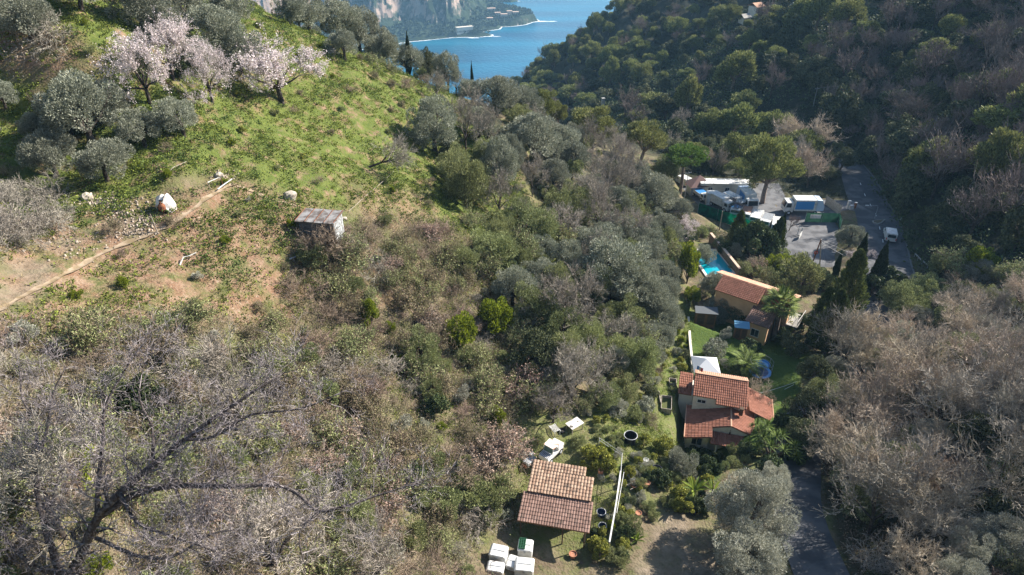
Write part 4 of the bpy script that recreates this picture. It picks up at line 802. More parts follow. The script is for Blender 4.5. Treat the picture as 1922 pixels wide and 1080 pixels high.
# trampoline and paddling pool
p = at(1424,705,4.95); TR = tag(empty('trampoline', p, .4), 'round trampoline with a blue pad and faint safety net on the lawn', 'trampoline')
mb = MB(); mb.lathe([(1.05, .7), (1.4, .72), (1.42, .66), (1.05, .66)], n=28); mb.build('pad', BLUE, TR); mb = MB(); mb.lathe([(0.01, .67), (1.06, .67)], n=28); mb.build('mat', mat('jump_mat', (.10, .12, .22), .8), TR)
for k in range(6): a = k*math.pi/3; mb = MB(); mb.tube([(1.4*math.cos(a), 1.4*math.sin(a), -.1), (1.4*math.cos(a), 1.4*math.sin(a), 2.3)], .03, 5); mb.build('post', METAL, TR)
mb = MB()
for z in (1.2, 1.7, 2.25): mb.tube([(1.4*math.cos(a), 1.4*math.sin(a), z) for a in np.linspace(0, 2*math.pi, 25)], .012, 4, cap=False)
mb.build('net_cords', METAL, TR)
p = at(1425,686,4.95); PP = tag(empty('paddling_pool', p), 'oval blue paddling pool behind the trampoline', 'paddling pool'); mb = MB(); mb.lathe([(1.0, 0), (1.1, .2), (1.0, .35), (.9, .2), (.88, .1)], n=26, sx=1.25); mb.build('ring', BLUE, PP, smooth=True); mb = MB(); mb.lathe([(0.01, .16), (.9, .16)], n=26, sx=1.25); mb.build('water', mat('paddle_water', (.05, .3, .6), .1, .6), PP)
p = at(1507,661,4.0); RG = tag(empty('toy_ring', P(1507,661)), 'small blue and white ring lying at the edge of the shaded lawn', 'toy'); mb = MB(); mb.tube([(.45*math.cos(a), .45*math.sin(a), .1) for a in np.linspace(0, 2*math.pi, 17)], .07, 6, cap=False); mb.build('hoop', RIM, RG); mb = MB(); mb.lathe([(.01, .06), (.4, .06)], n=16); mb.build('sheet', NAVY, RG)
def sag(a, b, s, n=12): a, b = Vector(a), Vector(b); return [a.lerp(b, t)-Vector((0, 0, s*4*t*(1-t))) for t in np.linspace(0, 1, n)]
def wire(a, b, s, label, r=.018, m=None):
    a = Vector(a); mb = MB(); mb.tube([q-a for q in sag(a, b, s)], r, 4); o = mb.build('cable', m or METAL); o.location = a; return tag(o, label, 'cable')
wire((27.6, 60.4, 7.6), at(1497,716,8.0), .2, 'upper white cable strung from the small bare tree to the right thicket', .02, WHITE); wire((27.9, 60.2, 7.2), at(1490,722,7.2), .4, 'lower white cable strung over the lawn beside the villa', .02, WHITE)
# ---- vehicles, facing +x
def wheel(parent, x, y, r, w_=.24):
    mb = MB(); mb.tube([(x, y-w_/2, r), (x, y+w_/2, r)], r, 16); t = mb.build('wheel', TYRE, parent); mb = MB(); mb.tube([(x, y-w_/2-.015, r), (x, y+w_/2+.015, r)], r*.55, 12); mb.build('rim', RIM, t)
def cab(parent, x0, x1, w_, z0, z1, m=None):
    l = x1-x0; mb = MB(); mb.prism([(x0, z0), (x1, z0), (x1+.02, z0+(z1-z0)*.45), (x1-.16*l, z1), (x0, z1)], 1, -w_/2, w_/2); c = mb.build('cab', m or WHITE, parent, bevel=.04)
    mb = MB(); a, b = (x1+.035, z0+(z1-z0)*.48), (x1-.13*l, z0+(z1-z0)*.93); mb.add([(a[0], -w_*.43, a[1]), (a[0], w_*.43, a[1]), (b[0]+.02, w_*.40, b[1]), (b[0]+.02, -w_*.40, b[1])], [(0, 1, 2, 3)]); mb.build('windscreen', GLASS, c)
    for s in (-1, 1): mb = MB(); y = s*(w_/2+.006); mb.add([(x0+.3*l, y, z0+(z1-z0)*.5), (x1-.1*l, y, z0+(z1-z0)*.5), (x1-.2*l, y, z0+(z1-z0)*.9), (x0+.3*l, y, z0+(z1-z0)*.9)], [(0, 1, 2, 3)]); mb.build('side_window', GLASS, c)
    for s in (-1, 1): mb = MB(); mb.box((x1+.03, s*w_*.36, z0+.18), (.06, .28, .14)); mb.build('headlight', RIM, c)
    return c
def truck(p, rz, L, W, Hh, label, body='box', bm=None, group=None, cat='truck'):
    o = tag(empty('truck', p, rz), label, cat, group); cl = min(1.7, L*.27); mb = MB(); mb.box((0, 0, .65), (L*.94, W*.5, .25)); mb.build('chassis', BLACK, o); cab(o, L/2-cl, L/2, W*.96, .55, Hh*.82)
    x0, x1 = -L/2, L/2-cl-.15
    if body == 'box': mb = MB(); mb.box(((x0+x1)/2, 0, .85+(Hh-.85)/2), (x1-x0, W, Hh-.85)); mb.build('cargo_box', bm or WHITE, o, bevel=.06)
    elif body == 'bin':      # refuse body with a blue side panel and sloped tail
        mb = MB(); mb.prism([(x0+1.5, .85), (x1, .85), (x1, Hh), (x0+1.6, Hh)], 1, -W/2, W/2); b_ = mb.build('cargo_box', WHITE, o, bevel=.05)
        for s in (-1, 1): mb = MB(); mb.box(((x0+1.9+x1)/2, s*(W/2+.01), .85+(Hh-.85)*.52), (x1-x0-2.2, .03, (Hh-.85)*.72)); mb.build('side_panel', BLUE, b_)
        mb = MB(); mb.prism([(x0, 1.0), (x0+1.45, .8), (x0+1.5, Hh), (x0+.5, Hh-.1), (x0, 1.9)], 1, -W/2+.05, W/2-.05); mb.build('tail_hopper', mat('pale_blue_paint', (.45, .55, .68), .5), o)
    else:
        mb = MB(); mb.box(((x0+x1)/2, 0, .95), (x1-x0, W, .15)); mb.build('flatbed', RIM, o); mb = MB()
        for s in (-1, 1):
            for z in (1.2, 1.45): mb.box(((x0+x1)/2, s*(W/2-.03), z), (x1-x0, .05, .12))
        mb.box((x0+.03, 0, 1.25), (.06, W, .45)); mb.build('side_rails', WHITE, o)
        mb = MB(); mb.box(((x0+x1)/2, 0, 1.5), (x1-x0-.2, W-.2, .06), rx=.08); mb.build('load_sheet', bm or WHITE, o)
    for x in (L/2-cl*.55, -L/2+L*.2):
        for s in (-1, 1): wheel(o, x, s*(W/2-.15), .45)
    return o
yz = .28
truck(at(1352,390,yz), R(-60), 5.6, 2.1, 2.6, 'white box truck facing the green netting, left of the pair', 'box', group='white trucks parked in the yard')
truck(at(1376,389,yz), R(-60), 5.2, 2.0, 2.5, 'white box truck facing the green netting, right of the pair', 'box', group='white trucks parked in the yard')
truck(at(1400,386,yz), R(-88), 7.0, 2.4, 3.2, 'large white refuse truck facing the camera at the end of the container row', 'bin')
truck(at(1503,399,yz), R(178), 7.6, 2.5, 3.2, 'white refuse truck with a big blue side panel, parked across the yard', 'bin')
truck(at(1314,372,yz), R(-70), 4.6, 1.9, 2.1, 'pale blue light truck at the left end of the netted fence', 'flat', bm=BLUE)
fb = [(1380,400,-112,'flatbed truck with blue sheet, nearest the white box trucks',BLUE), (1399,408,-116,'flatbed truck with brown load, second from the box trucks',mat('load_brown', (.35,.2,.14), .8)), (1418,415,-118,'white flatbed truck in the middle of the netted row',WHITE), (1437,422,-120,'flatbed truck with grey load near the yard entrance',METAL), (1457,429,-112,'white flatbed truck at the lower right end of the netted row',WHITE)]
for (x, y, a, lb, m_) in fb: truck(at(x, y, yz), R(a), 4.6, 2.0, 2.0, lb, 'flat', bm=m_, group='flatbed trucks along the green netting')
def van(p, rz, label, L=4.3, W=1.8, Hh=1.85):
    o = tag(empty('van', p, rz), label, 'van'); mb = MB(); mb.prism([(-L/2, .35), (L/2, .35), (L/2, .95), (L/2-.9, 1.15), (L/2-1.5, Hh), (-L/2+.1, Hh), (-L/2, .9)], 1, -W/2, W/2); b_ = mb.build('body', WHITE, o, bevel=.06)
    mb = MB(); mb.add([(L/2-.93, -W*.42, 1.2), (L/2-.93, W*.42, 1.2), (L/2-1.46, W*.38, Hh-.06), (L/2-1.46, -W*.38, Hh-.06)], [(0, 1, 2, 3)]); mb.build('windscreen', GLASS, b_)
    mb = MB(); mb.add([(-L/2-.01, -W*.38, 1.1), (-L/2-.01, W*.38, 1.1), (-L/2+.075, W*.36, Hh-.2), (-L/2+.075, -W*.36, Hh-.2)], [(0, 1, 2, 3)]); mb.build('rear_window', GLASS, b_)
    for s in (-1, 1):
        mb = MB(); mb.box((-L/2-.01, s*W*.43, .85), (.06, .16, .36)); mb.build('tail_light', RED, b_)
        mb = MB(); mb.box((L/2-1.6, s*(W/2+.005), 1.35), (.8, .02, .4)); mb.build('side_window', GLASS, b_)
    for x in (-L/2+.75, L/2-.8):
        for s in (-1, 1): wheel(o, x, s*(W/2-.1), .33, .2)
    return o
pv_ = at(1668,448,.75); d_ = rcen[np.argmin(np.hypot(rcen[:, 0]-pv_[0], rcen[:, 1]-pv_[1]))+3]-rcen[np.argmin(np.hypot(rcen[:, 0]-pv_[0], rcen[:, 1]-pv_[1]))]
van((pv_[0], pv_[1], Hf(pv_[0], pv_[1])+.1), math.atan2(d_[1], d_[0]), 'white van with red tail lights driving up the shaded road')
van(at(1279,345,.3), R(120), 'white van parked behind the umbrella pine at the back of the yard')
# containers and yard
def cabin(p, rz, L, W, h, label, m, roofm, nd=3, cat='cabin'):
    o = tag(empty('site_cabin', p, rz), label, cat); block(o, 'wall', -L/2, L/2, -W/2, W/2, 0, h, m); mb = MB()
    n = max(1, round(L/2.6))
    for k in range(n): a = -L/2+L*k/n; mb.box((a+L/n/2, 0, h+.07), (L/n-.08, W+.2, .12), ry=(.01 if k % 2 else -.012))
    mb.build('roof', roofm, o)
    for k in range(nd): x = -L/2+L*(k+.6)/nd; win(o, x, -W/2, h*.5, .9, 1.0)
    nogo(o, -L/2, L/2, -W/2, W/2); return o
CREAM = mat('cream_panels', (.47, .45, .38), .7, .3, noise=(2, (.38, .36, .3), .4, .7))
cabin(at(1357,362,.28), R(-2), 10.6, 2.6, 2.5, 'long cream site cabin with a white roof behind the parked trucks', CREAM, WHITE)
cabin(at(1331,382,.28), R(-5), 1.6, 1.5, 2.4, 'tall white cabinet box beside the pale blue truck', WHITE, WHITE, 0, 'cabinet')
cabin(at(1407,350,.28), R(0), 1.8, 1.8, 2.2, 'small ochre cabin at the right end of the long cream cabin', mat('ochre_panel', (.5, .43, .26), .8), CREAM, 0)
bp_ = at(1310,362,.28); BR_ = tag(empty('barn', bp_, R(10)), 'brown-roofed open barn left of the long cream cabin', 'barn'); mb = MB(); mb.add([(-2.6, -1.6, 1.9), (2.4, -1.6, 1.9), (2.4, 1.6, 2.0), (-2.6, 1.6, 2.0), (.6, 1.4, 3.4)], [(0, 1, 4), (1, 2, 4), (2, 3, 4), (3, 0, 4)]); mb.build('roof', mat('barn_roof', (.13, .08, .075), .9), BR_); block(BR_, 'wall', -2.3, 2.1, -1.3, 1.3, -.2, 1.9, METAL)
def mesh_fence(name, pts, h, m, label, post=METAL, cat='fence', gap=2.4):
    pts = [Vector(p) for p in pts]; o = empty(name, pts[0]); mb = MB(); r = random.Random(4)
    for a, b in zip(pts[:-1], pts[1:]):
        n = max(2, int((b-a).length/.6)); V = []
        nn = Vector(((b-a).y, -(b-a).x, 0)).normalized()
        for i in range(n+1):
            q = a.lerp(b, i/n)-pts[0]
            for j in range(4): V.append(q+Vector((0, 0, h*j/3))+nn*r.uniform(-.06, .06))
        mb.add(V, [(4*i+j, 4*i+4+j, 4*i+5+j, 4*i+1+j) for i in range(n) for j in range(3)])
    mb.build('netting', m, o)
    for a, b in zip(pts[:-1], pts[1:]):
        n = max(1, int((b-a).length/gap))
        for i in range(n+1): q = a.lerp(b, i/n)-pts[0]; mb = MB(); mb.tube([q-Vector((0, 0, .3)), q+Vector((0, 0, h+.15))], .04, 5); mb.build('post', post, o)
    return tag(o, label, cat)
NET = mat('green_netting', (0.0, 0.12, 0.065), .7, .2, noise=(1.2, (0.0, .045, .03), .42, .6), trans=.3)
NET2 = mat('dark_green_netting', (0.02, 0.075, 0.05), .8, .2, noise=(1.2, (0.04, .11, .07), .42, .6), trans=.3)
mesh_fence('netted_fence', [at(1309,402,.25), at(1345,414,.25), at(1385,428,.25), at(1432,446,.25)], 2.4, NET, 'long bright green netted fence in front of the parked trucks')
mesh_fence('netted_fence', [at(1510,417,.25), at(1572,418,.25), at(1576,432,.25)], 2.0, NET2, 'dark green netted fence right of the blue panelled refuse truck')
mesh_fence('board_fence', [at(1548,384,.25), at(1576,404,.25)], 2.0, WOOD, 'weathered board fence behind the refuse truck', WOOD)
sg = tag(empty('banner', at(1527,420,.25), R(-3)), 'white banner board on the dark green netted fence', 'banner'); mb = MB(); mb.box((0, -.12, 1.55), (2.0, .05, .75)); mb.build('board', WHITE, sg)
def pole(p, h, r, m, label, name='pole', lean=(0, 0), arm=False, cat='pole'):
    o = tag(empty(name, p), label, cat); mb = MB(); mb.tube([(0, 0, -.4), (lean[0], lean[1], h)], [r, r*.7], 8); mb.build('shaft', m, o)
    if arm: mb = MB(); mb.box((lean[0]*.95, lean[1]*.95, h*.93), (1.5, .1, .1), rz=.3); [mb.tube([(lean[0]*.95+x*math.cos(.3), lean[1]*.95+x*math.sin(.3), h*.93), (lean[0]*.95+x*math.cos(.3), lean[1]*.95+x*math.sin(.3), h*.93+.22)], .04, 6) for x in (-.65, 0, .65)]; mb.build('crossarm', m, o)
    return o
pole(P(1350,432), 3.9, .12, WOOD, 'pale wooden pole standing in front of the green netted fence')
pole(at(1285,372,.3), 6.0, .09, METAL, 'dark thin pole at the left edge of the yard', arm=True)
pole(at(1319,366,.3), 5.0, .05, METAL, 'thin grey pole beside the brown-roofed barn')
pole(at(1497,440,.3), 2.0, .09, WHITE, 'white post beside the yard gate')
pole(at(1503,441,.3), 1.6, .14, WHITE, 'short thick white post beside the yard gate')
gt = tag(empty('gate', at(1501,447,.3), R(55)), 'narrow white gate leaf at the yard entrance', 'gate'); mb = MB(); mb.box((0, 0, .6), (1.8, .06, .9)); mb.build('leaf', WHITE, gt)
# utility pole tripod
pt = Vector(at(1541,450,8.6)); UT = tag(empty('utility_pole', (pt.x, pt.y, Hf(pt.x, pt.y))), 'braced wooden utility pole with two legs above the long roofed villa', 'utility pole'); b0 = pt-UT.location
for nm, e, m_ in (('leg', Vector((-.9, -.5, 0)), RUST), ('leg', Vector((1.1, -1.0, 0)), WOOD)): mb = MB(); mb.tube([e-Vector((0, 0, .4)), b0], [.13, .09], 8); mb.build(nm, m_, UT)
mb = MB(); mb.box((-.55, -.3, b0.z*.45), (.5, .12, .12)); mb.tube([(-.75, -.35, b0.z*.4), (-.75, -.35, b0.z*.52)], .07, 6); mb.build('insulators', WHITE, UT)
mb = MB(); mb.tube([b0, b0+Vector((2.6, -1.4, -b0.z-.2))], .015, 4); mb.build('guy_wire', METAL, UT)
wire(pt, at(1700,505,5.5), .6, 'upper wire running right from the braced utility pole', .02); wire(pt-Vector((0, 0, .35)), at(1705,520,5.0), .9, 'lower wire running right from the braced utility pole', .02)
# no entry sign
ns = tag(empty('road_sign', at(1526,494,.5), R(0)), 'round red no-entry sign beside the braced utility pole', 'sign'); mb = MB(); mb.tube([(0, 0, -.3), (0, 0, 2.3)], .035, 6); mb.build('post', METAL, ns)
mb = MB(); mb.tube([(0, -.05, 2.1), (0, -.08, 2.1)], .34, 24); dd = mb.build('disc', RED, ns); mb = MB(); mb.box((0, -.09, 2.1), (.46, .015, .11)); mb.build('bar', WHITE, dd)
# street lamp, cabinets, island
lm = tag(empty('street_lamp', at(1641,412,.4), R(190)), 'grey street lamp with a white head reaching over the junction', 'street lamp'); mb = MB(); mb.tube([(0, 0, -.3), (0, 0, 2.6), (.25, 0, 2.95), (2.2, 0, 3.2)], [.07, .05, .04, .03], 7); mb.build('pole', METAL, lm); mb = MB(); mb.box((2.5, 0, 3.2), (.7, .25, .12), ry=-.1); mb.build('lamp_head', WHITE, lm, bevel=.03)
for (x, y, w_, h_, lb) in ((1591,392,.55,1.7,'tall white utility cabinet on the verge by the junction'), (1597,393,.9,.8,'low white utility cabinet on the verge by the junction'), (1604,391,.4,1.2,'brown post box on the verge by the junction')):
    o = tag(empty('utility_cabinet', at(x, y, .25), .2), lb, 'cabinet'); mb = MB(); mb.box((0, 0, h_/2), (w_, .4, h_)); mb.build('housing', RUST if 'brown' in lb else WHITE, o, bevel=.03); mb = MB(); mb.box((0, 0, h_+.03), (w_+.08, .48, .06)); mb.build('lid', METAL, o)
ti = tag(empty('traffic_island', at(1645,418,.6), R(25)), 'teardrop traffic island with a pale kerb at the road junction', 'traffic island'); mb = MB(); pr = [(-.8, 0), (-.5, -.7), (.3, -.8), (2.4, 0), (.3, .6), (-.5, .6)]; mb.prism(pr, 2, -.3, .22); mb.build('kerbing', CONC, ti); mb = MB(); mb.prism([(x*.8, y*.8) for x, y in pr], 2, -.2, .26); mb.build('planting', mat('dry_grass_patch', (.1, .08, .05), .95), ti)
o = tag(empty('marker_post', P(1688,418), .2), 'small white marker on the bank right of the road', 'marker'); mb = MB(); mb.tube([(0, 0, -.2), (0, 0, .9)], .05, 6); mb.build('stake', METAL, o); mb = MB(); mb.box((0, -.05, .8), (.35, .04, .5)); mb.build('plate', WHITE, o)
gp = [P(1716,482), P(1722,489), P(1730,496), P(1740,504)]; GR = tag(empty('guard_rail', gp[0]), 'pale crash barrier on the outside of the shaded bend', 'barrier'); mb = MB(); mb.tube([q-gp[0]+Vector((0, 0, .6)) for q in gp], .12, 6); mb.build('rail', CONC, GR)
for q in gp: mb = MB(); mb.tube([q-gp[0]-Vector((0, 0, .2)), q-gp[0]+Vector((0, 0, .6))], .06, 5); mb.build('post', METAL, GR)
# ---- things round the hut
def G(px, py, dz=0): p = P(px, py); return Vector((p.x, p.y, p.z+dz))
bn = tag(empty('plastic_tub', G(1182,832,-.05)), 'large round black tub with a pale rim on the grass', 'tub'); mb = MB(); mb.lathe([(.01, .03), (.52, .03), (.60, 1.08), (.64, 1.09), (.5, .03)][:4][::1], n=32); mb.build('shell', BLACK, bn, smooth=False); mb = MB(); mb.tube([(.64*math.cos(a), .64*math.sin(a), .87+.23) for a in np.linspace(0, 2*math.pi, 33)], .035, 6, cap=False); mb.build('rim', RIM, bn)
for x, y, r, lb in ((1130,994,.34,'dark blue tub with a pale rim near the lower end of the white beam'), (1128,968,.38,'black tub behind the dark blue one near the white beam')):
    o = tag(empty('plastic_tub', G(x, y)), lb, 'tub'); mb = MB(); mb.lathe([(.01, .1), (r*.8, .1), (r, .5)], n=24); mb.build('shell', NAVY, o); mb = MB(); mb.tube([(r*math.cos(a), r*math.sin(a), .5) for a in np.linspace(0, 2*math.pi, 25)], .03, 5, cap=False); mb.build('rim', RIM, o)
o = tag(empty('planter', G(1127,893), .2), 'tall hexagonal terracotta planter behind the tiled hut', 'planter'); mb = MB(); mb.lathe([(.22, 0), (.27, .75), (.22, .76), (.2, .6), (.01, .58)], n=6); mb.build('pot', TERRA, o)
TB = tag(empty('slab_table', G(1078,806), R(38)), 'weathered white slab table with dark stains in the clearing', 'table'); mb = MB(); mb.box((0, 0, .78), (1.55, 1.05, .07), rx=.03); mb.build('tabletop', mat('stained_white_slab', (.62, .6, .54), .8, .2, noise=(1.6, (.10, .09, .08), .54, .60)), TB)
for x in (-.68, .68):
    for y in (-.42, .42): mb = MB(); mb.box((x, y, .35), (.07, .07, .85)); mb.build('leg', WOOD, TB)
CHR = tag(empty('slatted_bench', G(1041,812), R(-62)), 'white slatted seat on wheels left of the slab table', 'bench'); mb = MB()
for k in range(8): mb.box((-.5+k*.14, 0, .5+.02*k), (.07, .62, .03))
mb.box((0, -.32, .52), (1.2, .05, .06)); mb.box((0, .32, .52), (1.2, .05, .06)); mb.build('slats', WHITE, CHR)
for x in (-.5, .5):
    for y in (-.28, .28): mb = MB(); mb.tube([(x, y, -.1), (x, y, .5)], .03, 5); mb.build('leg', METAL, CHR)
o = tag(empty('tyre', G(1054,810), 0), 'old tyre lying between the slatted seat and the slab table', 'tyre'); mb = MB(); mb.tube([(.27*math.cos(a), .27*math.sin(a), .12) for a in np.linspace(0, 2*math.pi, 21)], .1, 8, cap=False); mb.build('rubber', TYRE, o, smooth=True)
# small white utility truck
BG = tag(empty('utility_buggy', G(1034,856), R(232)), 'old white pick-up with a rusty cab roof and striped bonnet behind the hut', 'pick-up')
mb = MB(); mb.box((0, 0, .55), (2.5, 1.15, .3)); mb.box((.85, 0, .78), (.85, 1.12, .22)); mb.box((-.85, 0, .85), (.95, 1.15, .32)); mb.build('body', WHITE, BG, bevel=.04)
mb = MB(); mb.box((-.02, 0, 1.52), (.95, 1.1, .07)); mb.build('cab_roof', mat('rust_stained_white', (.68, .62, .56), .6, .3, noise=(2.5, (.5, .25, .17), .5, .62)), BG)
for x in (-.45, .42):
    for y in (-.5, .5): mb = MB(); mb.tube([(x*1.2, y, .7), (x, y, 1.5)], .035, 5); mb.build('pillar', WHITE, BG)
mb = MB(); mb.add([(.52, -.48, .9), (.52, .48, .9), (.43, .46, 1.45), (.43, -.46, 1.45)], [(0, 1, 2, 3)]); mb.build('windscreen', mat('greenish_glass', (.08, .14, .12), .1, .8), BG)
mb = MB(); [mb.box((.95, -.42+k*.14, .905), (.62, .05, .03)) for k in range(7)]; mb.build('bonnet_slats', NAVY, BG)
for x in (-.8, .8):
    for s in (-1, 1): wheel(BG, x, s*.52, .3, .18)
o = tag(empty('grey_cart', G(994,872), R(50)), 'grey metal cart with rusty parts left of the old pick-up', 'cart'); mb = MB(); mb.box((0, 0, .5), (1.4, .7, .35), ry=.15); mb.build('body', METAL, o, bevel=.06); mb = MB(); mb.box((-.7, 0, .45), (.35, .5, .3)); mb.build('engine', RUST, o); mb = MB(); mb.box((.55, .2, .75), (.35, .3, .3)); mb.build('white_panel', WHITE, o)
for s in (-1, 1): wheel(o, 0, s*.4, .22, .12)
# pipe frame and white beam
o = tag(empty('pipe_frame', G(1128,826), 0), 'pale wire-and-pipe frame round the citrus plants behind the hut', 'frame'); q0 = o.location; a, b, c = Vector(at(1125,822,13.6)), Vector(at(1168,851,13.7)), Vector(at(1164,905,13.8)); mb = MB()
for z in (0, -.3): mb.tube([a-q0+Vector((0, 0, z)), b-q0+Vector((0, 0, z)), c-q0+Vector((0, 0, z))], .025, 5)
mb.build('rails', WHITE, o)
for q in (a, b, a.lerp(b, .5), c): mb = MB(); mb.tube([(q-q0).xy.to_3d()+Vector((0, 0, Hf(q.x, q.y)-q0.z-.2)), q-q0], .03, 5); mb.build('post', WHITE, o)
a, b = Vector(at(1165,885,14.0)), Vector(at(1144,1018,13.6)); o = tag(empty('white_beam', a), 'long white plank rail running beside the hut towards the bottom edge', 'rail'); d = b-a; mb = MB(); mb.tube([(0, 0, 0), d*.5+Vector((.05, 0, .02)), d], .09, 4); mb.tube([Vector((.3, 0, -.1)), d*.6+Vector((.22, 0, -.1))], .03, 4); mb.build('plank', WHITE, o)
for t in (.02, .45, .95): q = a.lerp(b, t); mb = MB(); mb.tube([(0, 0, Hf(q.x, q.y)-q.z-.2)+Vector((q-a)) if False else (q-a)+Vector((0, 0, Hf(q.x, q.y)-q.z-.2)), (q-a)], .05, 5); mb.build('post', WOOD, o)
o = tag(empty('chute', G(1181,898), R(-52)), 'pale grey metal chute lying right of the white beam', 'chute'); mb = MB(); mb.add([(-.8, -.1, .35), (-.8, .1, .35), (.8, .2, .2), (.8, -.2, .2), (-.8, -.13, .45), (-.8, .13, .45), (.8, .25, .34), (.8, -.25, .34)], [(0, 1, 2, 3), (1, 5, 6, 2), (0, 3, 7, 4)]); mb.build('trough', RIM, o)
o = tag(empty('rusty_barrow', G(1193,915), .5), 'rusty wheelbarrow tray among the pots right of the hut', 'wheelbarrow'); mb = MB(); mb.lathe([(.15, .2), (.42, .45), (.44, .46), (.4, .45)], n=10, sx=1.3); mb.build('tray', RUST, o); wheel(o, .6, 0, .18, .08); mb = MB(); [mb.tube([(.5, s*.1, .2), (-.9, s*.3, .5)], .025, 5) for s in (-1, 1)]; mb.build('handles', WOOD, o)
pots = [(1213,912,.3,TERRA,'terracotta pot among shrubs right of the rusty wheelbarrow'), (1232,888,.42,BLACK,'wide dark bowl pot under the citrus tree'), (1206,880,.26,WHITE,'white stone bowl near the citrus tree'), (1212,868,.25,WHITE,'small white pot under the yellow-green plants'), (1185,975,.28,TERRA,'terracotta pot right of the white beam'), (1198,968,.25,TERRA,'terracotta pot between two shrubs above the grey-green shrub'), (1300,965,.35,BLACK,'black pot at the foot of the tall banana plant'), (1325,958,.3,WHITE,'pale pot between the banana plants and the silver olive'), (1075,1046,.3,TERRA,'terracotta pot in front of the tiled hut'), (1100,905,.2,TERRA,'small terracotta pot against the right wall of the hut'), (1255,895,.3,BLACK,'dark pot left of the small grey olive')]
for x, y, r, m_, lb in pots: o = tag(empty('plant_pot', G(x, y)), lb, 'plant pot'); mb = MB(); mb.lathe([(.01, 0), (r*.7, 0), (r, r*1.3), (r*1.1, r*1.32), (r*1.1, r*1.5), (r*.95, r*1.5), (r*.9, r*1.25), (.01, r*1.2)], n=18); mb.build('shell', m_, o)
def chest(x, y, w_, d_, h, rz, lb, crate=False):
    o = tag(empty('storage_chest', G(x, y, -.05), R(rz)), lb, 'chest'); mb = MB(); mb.box((0, 0, h/2), (w_, d_, h)); mb.build('tub', WHITE, o, bevel=.07); mb = MB(); mb.prism([(-w_/2-.06, h), (w_/2+.06, h), (w_/2-.1, h+.16), (-w_/2+.1, h+.16)], 1, -d_/2-.06, d_/2+.06); lid = mb.build('lid', WHITE, o, bevel=.04); mb = MB(); mb.box((0, -d_/2-.08, h-.04), (.16, .05, .14)); mb.build('latch', METAL, o); mb = MB(); mb.box((0, 0, h+.17), (w_*.72, .05, .03)); mb.build('lid_ridge', METAL, lid); nogo(o, -w_/2-.2, w_/2+.2, -d_/2-.2, d_/2+.2); return o
chest(936,1050,1.35,1.0,1.0,-14,'white lidded chest at the left of the chest group below the hut'); c2 = chest(986,1040,1.15,1.0,1.05,-8,'white lidded chest with a green crate on top below the hut'); chest(984,1074,1.45,1.1,.9,-6,'white lidded chest nearest the bottom edge'); chest(961,1062,.8,1.0,.5,-20,'low white chest between the two bigger pairs'); chest(930,1072,1.3,.8,.5,-10,'low white chest at the bottom left of the group')
o = tag(empty('green_crate', c2.location+Vector((-.25, .05, 1.23)), R(-8)), 'dark green bottle crate lying on a white chest', 'crate'); mb = MB()
for x in np.linspace(-.25, .25, 4): mb.box((x, 0, .08), (.03, .95, .16))
for y in np.linspace(-.46, .46, 7): mb.box((0, y, .08), (.53, .03, .155))
mb.box((0, 0, .01), (.5, .92, .02)); mb.build('grid', GREENM, o)
NOGO.append([at(x, y, 12.8)[:2] for x, y in ((900,1000),(1012,1000),(1018,1110),(885,1110))]); NOGO.append([at(x, y, 12.6)[:2] for x, y in ((975,800),(1110,775),(1130,870),(985,880))])
# ---- left hillside things
SHD = tag(empty('plank_shed', tuple(G(604,436,-.35)), R(-9)), 'weathered plank shed with a flat corrugated roof on the left hillside', 'shed')
block(SHD, 'wall', -1.75, 1.75, -.95, 1.1, -.9, 1.9, mat('shed_boards', (.15, .15, .155), .9, noise=(3, (.09, .085, .08), .4, .7))); mb = MB()
for k in range(4):
    for j in range(2): x = -1.95+k*.98; mb.box((x+.49, -.6+j*1.3, 2.03+.05*j+.02*(k % 2)), (1.02, 1.36, .04), rx=.06, ry=(.02 if (k+j) % 2 else -.03))
mb.build('roof', SHEET, SHD); mb = MB(); [mb.box((1.78, -.9+k*.22, .5), (.05, .19, 2.8)) for k in range(10)]; mb.build('plank_cladding', mat('whitewashed_planks', (.40, .42, .43), .8, noise=(4, (.2, .2, .2), .45, .6)), SHD); mb = MB(); [mb.tube([(-1.9+k*.95, -1.25, 2.1), (-1.9+k*.95, 1.35, 2.22)], .03, 5) for k in range(5)]; mb.build('roof_battens', RUST, SHD); nogo(SHD, -2.1, 2.2, -1.5, 1.6)
tp = tag(empty('tarpaulin_shelter', tuple(G(314,393)), R(-5)), 'white tarpaulin wrapped round a rusty cement mixer beside the footpath', 'tarpaulin'); mb = MB(); pr = [(-.72, 0), (-.80, .7), (-.62, 1.25), (-.2, 1.5), (.1, 1.42), (.38, 1.62), (.62, 1.1), (.85, .45), (.82, 0)]
V = []; ny = 6
for j in range(ny+1):
    t = j/ny; k_ = .35+.65*math.sin(math.pi*(.12+.76*t))
    for i, (x, z) in enumerate(pr): V.append((x*k_+.04*math.sin(i*3+j*2), -.75+1.4*t, z*k_-.05+.03*math.sin(i*5+j)))
mb.add(V, [(j*9+i, j*9+i+1, j*9+i+10, j*9+i+9) for j in range(ny) for i in range(8) if not (j == 0 and i in (3, 4))]); mb.build('cover', mat('dirty_white_tarp', (.60, .58, .55), .7, .3, noise=(2.5, (.38, .33, .28), .5, .7)), tp)
mb = MB(); mb.lathe([(.1, .15), (.33, .4), (.3, .75), (.15, .95)], (.1, -.8, 0), 12); mb.tube([(.1, -.8, 0), (.1, -.85, 1.1)], .05, 6); mb.build('mixer_drum', RUST, tp)
pole(G(297,438), 1.75, .05, WOOD, 'leaning wooden post beside the footpath', lean=(-.25, .1), cat='post', name='wooden_post')
